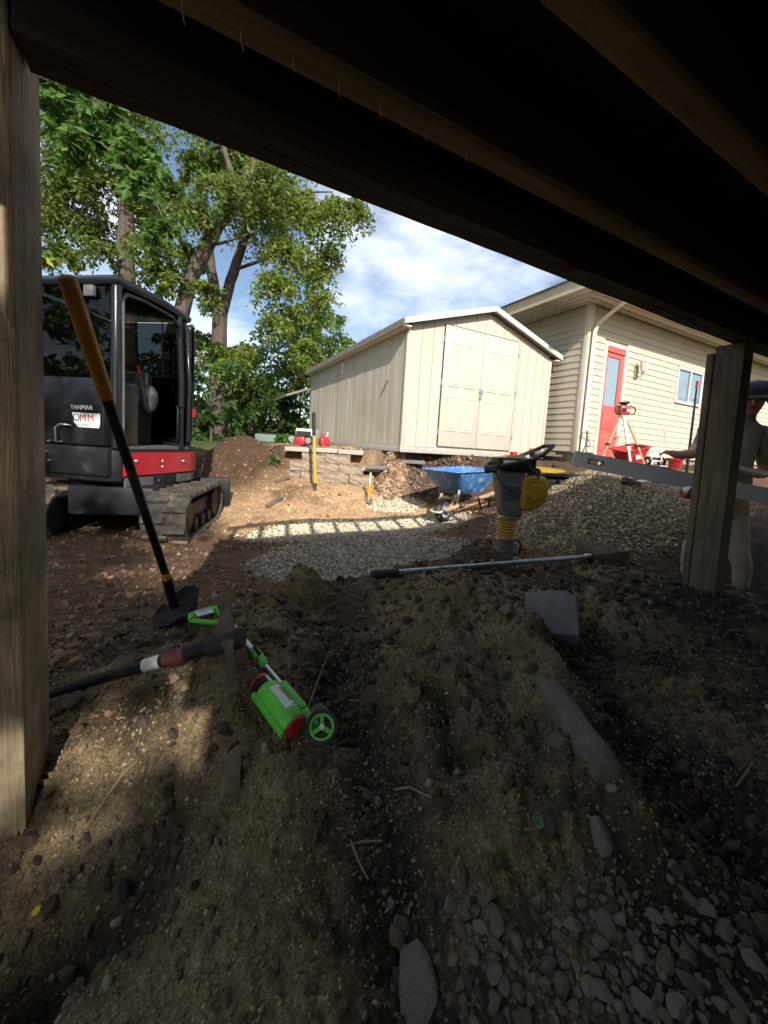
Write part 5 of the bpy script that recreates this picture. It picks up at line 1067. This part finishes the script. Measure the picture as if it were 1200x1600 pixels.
def sample(n, x0, x1, y0, y1, fn):
    xs, ys = [], []; got = 0
    while got < n:
        x = rng.uniform(x0, x1, 40000); y = rng.uniform(y0, y1, 40000); k = rng.random(40000) < fn(x, y); xs.append(x[k]); ys.append(y[k]); got += k.sum()
    return np.concatenate(xs)[:n], np.concatenate(ys)[:n]
def gcol(n, base, spread=.35, wp=.14):
    b = np.array(base)[None]*rng.uniform(1-spread, 1+spread*1.3, (n, 1)); b *= rng.uniform(.92, 1.08, (n, 3)); w = rng.random(n) < wp; b[w] = b[w]*1.5+.03; d = rng.random(n) < .15; b[d] *= .45; return np.clip(b, .02, .8)
x, y = sample(13000, .3, 4, 1.9, 5.3, lambda x, y: zones(x, y)[0]); r = rng.uniform(.008, .019, len(x)); sunlit_mix = sst(3.7, 4.2, y)[:, None]
o = scatter('gravel_bed', x, y, r, gcol(len(x), (.25, .212, .155))*(1-sunlit_mix)+gcol(len(x), (.60, .51, .35))*sunlit_mix)  # brighter gravel past the deck shadow: sunlight put into the colour
kind(o, 'stuff'); o['label'] = 'loose grey gravel spread over the pit floor'; o['category'] = 'gravel'
x, y = sample(11500, 2.9, 6.6, 1.6, 4.0, lambda x, y: zones(x, y)[1]); r = rng.uniform(.011, .024, len(x))
o = scatter('gravel_heap', x, y, r, gcol(len(x), (.27, .205, .13))); kind(o, 'stuff'); o['label'] = 'heap of tan gravel sloping down from the house'; o['category'] = 'gravel'
x, y = sample(2900, -1.2, 4.2, .1, 2.6, lambda x, y: .12+.6*np.exp(-((x-1.5)/.3)**2-((y-1.55)/.28)**2)+.35*sst(1.0, 1.6, x)*sst(1.0, .3, y)+.4*sst(2.2, 2.8, x)); r = rng.uniform(.003, .011, len(x))
o = scatter('loose_pebbles', x, y, r, gcol(len(x), (.17, .135, .09), .5, .02)); kind(o, 'stuff'); o['label'] = 'small pebbles scattered over the dark excavated soil'; o['category'] = 'pebbles'
x, y = sample(26000, -.8, 1.9, .05, 1.8, lambda x, y: np.exp(-np.hypot(x-.3, y-.5)*1.1)); r = rng.uniform(.0009, .0034, len(x))*(1+.6*np.hypot(x, y))
o = scatter('soil_crumbs', x, y, r, gcol(len(x), (.22, .16, .092), .4, .01), 'oct'); kind(o, 'stuff'); o['label'] = 'coarse sandy crumbs covering the near mound'; o['category'] = 'soil'
x, y = sample(9000, -2, 4.2, .9, 6.8, lambda x, y: np.where((zones(x, y)[0] < .3) & (zones(x, y)[1] < .3), .3+.7*sst(.1, .4, fbm(x, y, 3, 3, 61)), 0)); r = rng.uniform(.004, .020, len(x))*rng.uniform(.5, 1.4, len(x))
lit_ = (sst(4.0, 4.3, y)*sst(.1, .5, x)*sst(.25, .8, np.hypot((x-.72)/1.1, (y-6.5)/.95)))[:, None]  # sunlit clod tone put into the colour, left off the dirt pile
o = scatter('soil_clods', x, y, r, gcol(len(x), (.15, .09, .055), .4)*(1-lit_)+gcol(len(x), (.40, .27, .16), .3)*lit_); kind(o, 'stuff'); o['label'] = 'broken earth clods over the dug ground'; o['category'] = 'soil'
x, y = sample(1500, 2.3, 6.0, 4.85, 5.4, lambda x, y: np.where((bank_mask(x, y) > .05) & (bank_mask(x, y) < .97), 1., 0)); r = rng.uniform(.012, .045, len(x))
bank_shade = sst(3.0, 3.15, x)[:, None]  # darker clods carry the painted shade of the bank
o = scatter('bank_clods', x, y, r, gcol(len(x), (.32, .21, .13), .4)*(1-bank_shade)+gcol(len(x), (.13, .085, .06), .4)*bank_shade); kind(o, 'stuff'); o['label'] = 'crumbling earth face of the bank under the shed'; o['category'] = 'soil'

x, y = sample(3800, -.7, 2.6, .08, 1.7, lambda x, y: .15+.85*np.clip(sum(near_line(x, y, L_, w_*1.4) for L_, w_, a_ in VALLEYS), 0, 1)*(.3+.7*sst(-.1, .3, fbm(x, y, 4, 3, 62)))); r = (rng.random(len(x))**2.2*.016+.003)*(.55+.45*np.hypot(x, y))
o = scatter('hollow_clods', x, y, r, gcol(len(x), (.075, .053, .035), .35, .0), lift=.1); kind(o, 'stuff'); o['label'] = 'dark clods filling the hollows of the mound'; o['category'] = 'soil'  # darker clods set mostly along the hollow lines
# ------------------------------------------------------------------ trees and shrubs
def leaf_cloud(clusters, per, size, col, droop=.35, spread=.35):
    P = []; 
    for c, rad, dens in clusters:
        n = int(per*dens); d = rng.normal(size=(n, 3)); d /= np.linalg.norm(d, axis=1)[:, None]
        rr_ = rng.random(n)**.45
        # leaves gather on twigs: pull each towards one of a few strands
        ns = max(5, n//28); sd = rng.normal(size=(ns, 3)); sd /= np.linalg.norm(sd, axis=1)[:, None]; k = rng.integers(0, ns, n)
        tt = rng.random(n)**.6; p = sd[k]*tt[:, None]*1.05 + d*rr_[:, None]*.20
        p[:, 2] -= droop*tt*tt; P.append(np.array(c)[None]+p*np.array(rad)[None])
    P = np.concatenate(P); n = len(P)
    ax_ = rng.normal(size=(n, 3)); ax_[:, 2] = -np.abs(ax_[:, 2])*.8-.2; ax_ /= np.linalg.norm(ax_, axis=1)[:, None]
    sd = np.cross(ax_, rng.normal(size=(n, 3))); sd /= np.linalg.norm(sd, axis=1)[:, None]
    s = size*rng.uniform(.45, 1.5, n)[:, None]; nn = np.cross(ax_, sd)
    V = np.stack([P, P+ax_*s*.45+sd*s*.21+nn*s*.05, P+ax_*s, P+ax_*s*.45-sd*s*.21+nn*s*.05], 1).reshape(-1, 3)
    b = np.arange(n)[:, None]*4; F = np.concatenate([b+[0, 1, 2], b+[0, 2, 3]], 1).reshape(-1, 3)
    c = np.array(col)[None]*rng.uniform(.6, 1.35, (n, 1))*rng.uniform(.9, 1.1, (n, 3)); y_ = rng.random(n) < .12; c[y_] *= np.array((1.6, 1.35, .9))
    return V, F, np.repeat(c, 4, 0)
def plant(name, label, cat, base, trunks, clusters, per, size, col, group=None, droop=.35):
    base = Vector(base); t = thing(name, label, cat, base, 0, group)
    for pts, rads in trunks:
        fine = []; fr_ = []
        P_ = [Vector(p) for p in pts]
        for i in range(len(P_)-1):
            for k in range(5): f = k/5; fine.append(P_[i].lerp(P_[i+1], f)+Vector((random.uniform(-.02, .02), random.uniform(-.02, .02), 0))*rads[i]*6); fr_.append(rads[i]*(1-f)+rads[i+1]*f)
        fine.append(P_[-1]); fr_.append(rads[-1])
        MB(off=base).tube(fine, fr_, 14, wob=.06).build('trunk' if rads[0] > .07 else 'limb', M['bark'], t, smooth=60)
    V, F, c = leaf_cloud(clusters, per, size, col, droop); V = V-np.array(base)[None]
    me = fast_mesh('crown', V, F, LEAF, c); o = bpy.data.objects.new('crown', me); COL.objects.link(o); o.parent = t
    return t
def S3(px, py, z): return tuple(sight(px, py, z))
G1 = (.20, .27, .05); G2 = (.15, .215, .042); G3 = (.14, .23, .04)
def cl(lst, z0, k=1.0, sq=.8): return [(S3(a, b, z0+random.uniform(-.8, .8)), (r*k, r*k, r*k*sq), d) for a, b, r, d in lst]
b1 = S3(338, 690, 11.2)
plant('walnut_tree', 'tall tree with pale sunlit forked trunk and hanging foliage', 'tree', (b1[0], b1[1], .9),
  [([S3(338, 700, 11.2), S3(340, 600, 11), S3(344, 490, 11)], [.24, .21, .20]), ([S3(343, 500, 11), S3(330, 420, 11), S3(318, 330, 11), S3(310, 215, 11)], [.17, .14, .12, .07]), ([S3(345, 495, 11), S3(365, 425, 11), S3(395, 330, 11.2), S3(420, 250, 11.4)], [.16, .14, .10, .05]),
   ([S3(395, 330, 11.2), S3(450, 300, 11), S3(520, 300, 10.8)], [.06, .04, .015]), ([S3(370, 420, 11), S3(430, 400, 10.6), S3(480, 430, 10.4)], [.05, .035, .012]), ([S3(345, 560, 11), S3(370, 540, 10.6), S3(390, 560, 10.4)], [.04, .03, .01])],
  cl([(430, 290, .95, 1.3), (470, 320, .9, 1.2), (400, 330, .9, 1), (520, 325, .75, .8), (555, 325, .55, .45), (450, 390, .85, 1), (490, 420, .75, .8), (430, 440, .7, .7), (500, 470, .7, .65), (465, 490, .65, .6), (510, 390, .55, .45), (390, 250, 1.0, 1.2), (340, 260, .9, .9), (350, 555, .75, .9), (380, 545, .45, .5), (315, 530, .7, .7), (430, 500, .5, .4), (480, 540, .55, .45), (345, 200, 1.1, 1), (440, 210, 1.1, 1)], 11.0), 2500, .125, G1, droop=.75)
b2 = S3(262, 640, 9.8)
plant('leaning_tree', 'dark tree trunk leaning right behind the excavator cab', 'tree', (b2[0], b2[1], .85),
  [([S3(245, 700, 9.6), S3(270, 530, 9.6), S3(300, 430, 9.6), S3(340, 350, 9.6), S3(388, 282, 9.6), S3(430, 190, 9.8)], [.21, .19, .18, .17, .15, .11]), ([S3(318, 385, 9.6), S3(352, 378, 9.4), S3(400, 362, 9.2)], [.05, .035, .012]), ([S3(370, 300, 9.6), S3(350, 230, 9.6), S3(330, 150, 9.6)], [.08, .06, .03])],
  cl([(300, 330, .65, .5), (285, 390, .55, .45), (350, 290, .7, .7), (300, 250, .45, .25), (420, 270, .7, .8), (320, 450, .45, .4), (270, 300, .6, .5), (380, 200, .9, 1)], 9.7), 2300, .12, G2, droop=.7)
b3 = S3(200, 690, 9.2)
plant('straight_tree', 'straight grey trunk rising behind the excavator roof with dense foliage', 'tree', (b3[0], b3[1], .85),
  [([S3(205, 700, 9.2), S3(198, 430, 9.2), S3(196, 300, 9.2), S3(190, 130, 9.2)], [.22, .19, .17, .10]), ([S3(196, 300, 9.2), S3(130, 260, 9), S3(80, 250, 9)], [.07, .05, .02])],
  cl([(110, 300, .8, .9), (80, 340, .8, .9), (140, 350, .7, .7), (100, 250, .8, .9), (170, 270, .7, .7), (90, 390, .45, .4), (230, 330, .7, .7), (240, 380, .6, .6), (155, 385, .4, .3), (210, 250, .8, .9), (260, 300, .6, .5), (255, 420, .55, .6), (130, 170, 1.0, 1.2), (200, 170, 1., 1.2)], 9.2), 2100, .12, G2, droop=.6)
# overhanging branch with large leaves, nearer
b4 = S3(-60, 700, 5.2)
plant('near_maple', 'broad-leaved branch overhanging the excavator from beside the post', 'tree', (b4[0], b4[1], .4),
  [([(b4[0], b4[1], .3), S3(-80, 420, 5.2), S3(-40, 230, 5.2), S3(60, 190, 5.1)], [.11, .10, .07, .04]), ([S3(-10, 210, 5.1), S3(80, 180, 5), S3(160, 225, 4.9), S3(230, 290, 4.8), S3(265, 360, 4.8)], [.03, .024, .018, .012, .006]), ([S3(80, 180, 5), S3(140, 150, 4.9), S3(200, 190, 4.8)], [.018, .012, .006])],
  [(S3(a, b, 4.9), (r, r, r*.8), d) for a, b, r, d in ((90, 165, .30, 1), (140, 200, .32, 1.1), (190, 235, .30, 1), (225, 290, .26, .8), (250, 345, .22, .6), (110, 225, .25, .6), (170, 180, .3, .8), (215, 215, .22, .6), (240, 250, .2, .4), (75, 130, .3, 1), (130, 130, .3, 1))], 330, .14, (.11, .21, .04), droop=.5)
# low foliage behind the cab and the hedge of shrubs further off
shr = [((255, 440, 7.2), .42, 260, .13, G1, 'leafy sapling tip showing above the excavator cab roof'), ((95, 425, 6.5), .28, 60, .16, G1, 'few broad leaves poking up behind the cab roof'),
 ((310, 560, 8.6), .75, 900, .15, (.09, .17, .035), 'dark broad-leaved shrub right behind the excavator cab'), ((330, 650, 8.4), .75, 1200, .13, (.07, .13, .03), 'low dark shrub behind the dirt pile'), ((300, 700, 7.6), .45, 700, .12, (.07, .13, .03), 'low leafy weeds between excavator and dirt pile'),
 ((395, 620, 12.5), 1.4, 3200, .16, G2, 'deep green shrub in the hedge behind the dirt pile'), ((440, 650, 11.8), 1.1, 2600, .15, (.06, .11, .025), 'dark shrub in the hedge near the trailer'), ((470, 590, 14.0), 1.5, 3000, .17, (.15, .24, .045), 'bright green shrub beyond the shed eave'), ((415, 560, 15.0), 1.6, 3000, .18, (.17, .27, .05), 'sunlit pale green tree top behind the hedge'), ((500, 540, 16.0), 1.4, 2400, .18, (.17, .27, .05), 'light green tree top peeping over the shed roof'),
 ((370, 660, 13.0), 1.5, 2600, .17, G2, 'broad dark bush filling the hedge under the pale trunk'), ((250, 600, 12.0), 1.8, 2600, .17, G2, 'large dark bush hidden behind the excavator cab'), ((120, 560, 11.0), 1.9, 2600, .17, G2, 'large dark bush seen through the cab windows'), ((470, 660, 13.5), 1.2, 2400, .16, (.06, .11, .025), 'dark bush between the hedge and shed corner'), ((445, 722, 7.4), .28, 260, .10, (.10, .20, .03), 'bright green weed clump beside the block wall'), ((432, 745, 6.0), .14, 90, .08, (.09, .16, .05), 'uprooted weed lying on the dirt pile'), ((30, 640, 9.5), 1.7, 2000, .17, G2, 'large bush at the far side of the excavator')]
for (a, b, z), r, n, s, c, lab in shr:
    p = S3(a, b, z); gz = Hs(p[0], p[1]); cs_ = []
    for k in range(max(1, int(r*7))):
        o_ = rng.normal(size=3)*r*.42; cs_.append(((p[0]+o_[0], p[1]+o_[1], max(gz+.1, p[2]+o_[2]*.9)), (r*.55, r*.55, r*.5), 1))
    plant('leafy_shrub', lab, 'shrub', (p[0], p[1], gz), [([(p[0], p[1], gz-.1), (p[0]+.02*r, p[1], (gz+p[2])/2), (p[0]-.03, p[1], max(gz+.05, p[2]))], [.035*r+.005, .025*r+.004, .01*r+.002])] , cs_, n/len(cs_), s, c, 'shrubs and bushes behind the dig')
# far woodland closes the horizon
cs_ = []
for k in range(120):
    a = R_(random.uniform(-20, 200)); d = random.uniform(32, 44); cs_.append(((d*math.cos(a), d*math.sin(a), random.uniform(1, 4.5)), (3, 3, 2.4), 1))
V, F, c = leaf_cloud(cs_, 330, .75, (.05, .09, .02)); me = fast_mesh('woodland', V, F, LEAF, c); o = bpy.data.objects.new('woodland', me); COL.objects.link(o); kind(o, 'stuff'); o['label'] = 'far-off belt of woodland beyond the gardens'; o['category'] = 'woodland'
# tree standing behind the deck corner: its crown dapples the excavator and the left post
cs_ = []
for k in range(34):
    o_ = rng.normal(size=3)*np.array((1.15, 1.2, .95)); cs_.append(((-3.75+o_[0]*.9, -4.2+o_[1], 5.6+o_[2]), (.7, .7, .55), .8))
cs_ += [((-1.15, -4.2, 3.42), (.5, .3, .2), 3), ((-1.2, -4.2, 3.15), (.55, .3, .25), 3), ((-1.75, -4.2, 3.3), (.5, .3, .3), 2.5), ((-1.45, -4.2, 4.3), (.6, .3, .28), 2.5), ((-1.0, -4.3, 2.8), (.6, .3, .3), 3), ((-.7, -4.3, 3.5), (.3, .3, .5), 2), ((-1.7, -4.2, 2.8), (.5, .3, .3), 3), ((-2.2, -4.2, 3.6), (.4, .3, .4), 1.2)]
for k in range(5):
    cs_.append(((-1.95+rng.normal()*.5, -4.2+rng.normal()*.8, 3.6+rng.normal()*.55), (.42, .42, .36), .5))
plant('shade_tree', 'leafy tree beside the deck that shades the excavator', 'tree', (-3.2, -4.6, .4), [([(-3.2, -4.6, .2), (-3.0, -4.5, 3), (-3.6, -4.2, 5.6)], [.2, .17, .09])], cs_, 330, .19, G1)

for (bx, by, lab) in ((-6.2, 2.2, 'tall leafy hedge tree at the far side of the excavator track'), (-6.8, 6.2, 'tall leafy hedge tree near the excavator boom'), (-5.6, 9.8, 'tall leafy hedge tree by the straight grey trunk')):
    cs_ = [((bx+rng.normal()*.9, by+rng.normal()*1.2, 2.6+rng.normal()*1.4), (1.1, 1.1, .9), 1) for k in range(22)]
    plant('hedge_tree', lab, 'tree', (bx, by, .5), [([(bx, by, .3), (bx, by, 2), (bx+.1, by, 4)], [.13, .11, .04])], cs_, 230, .22, G2)
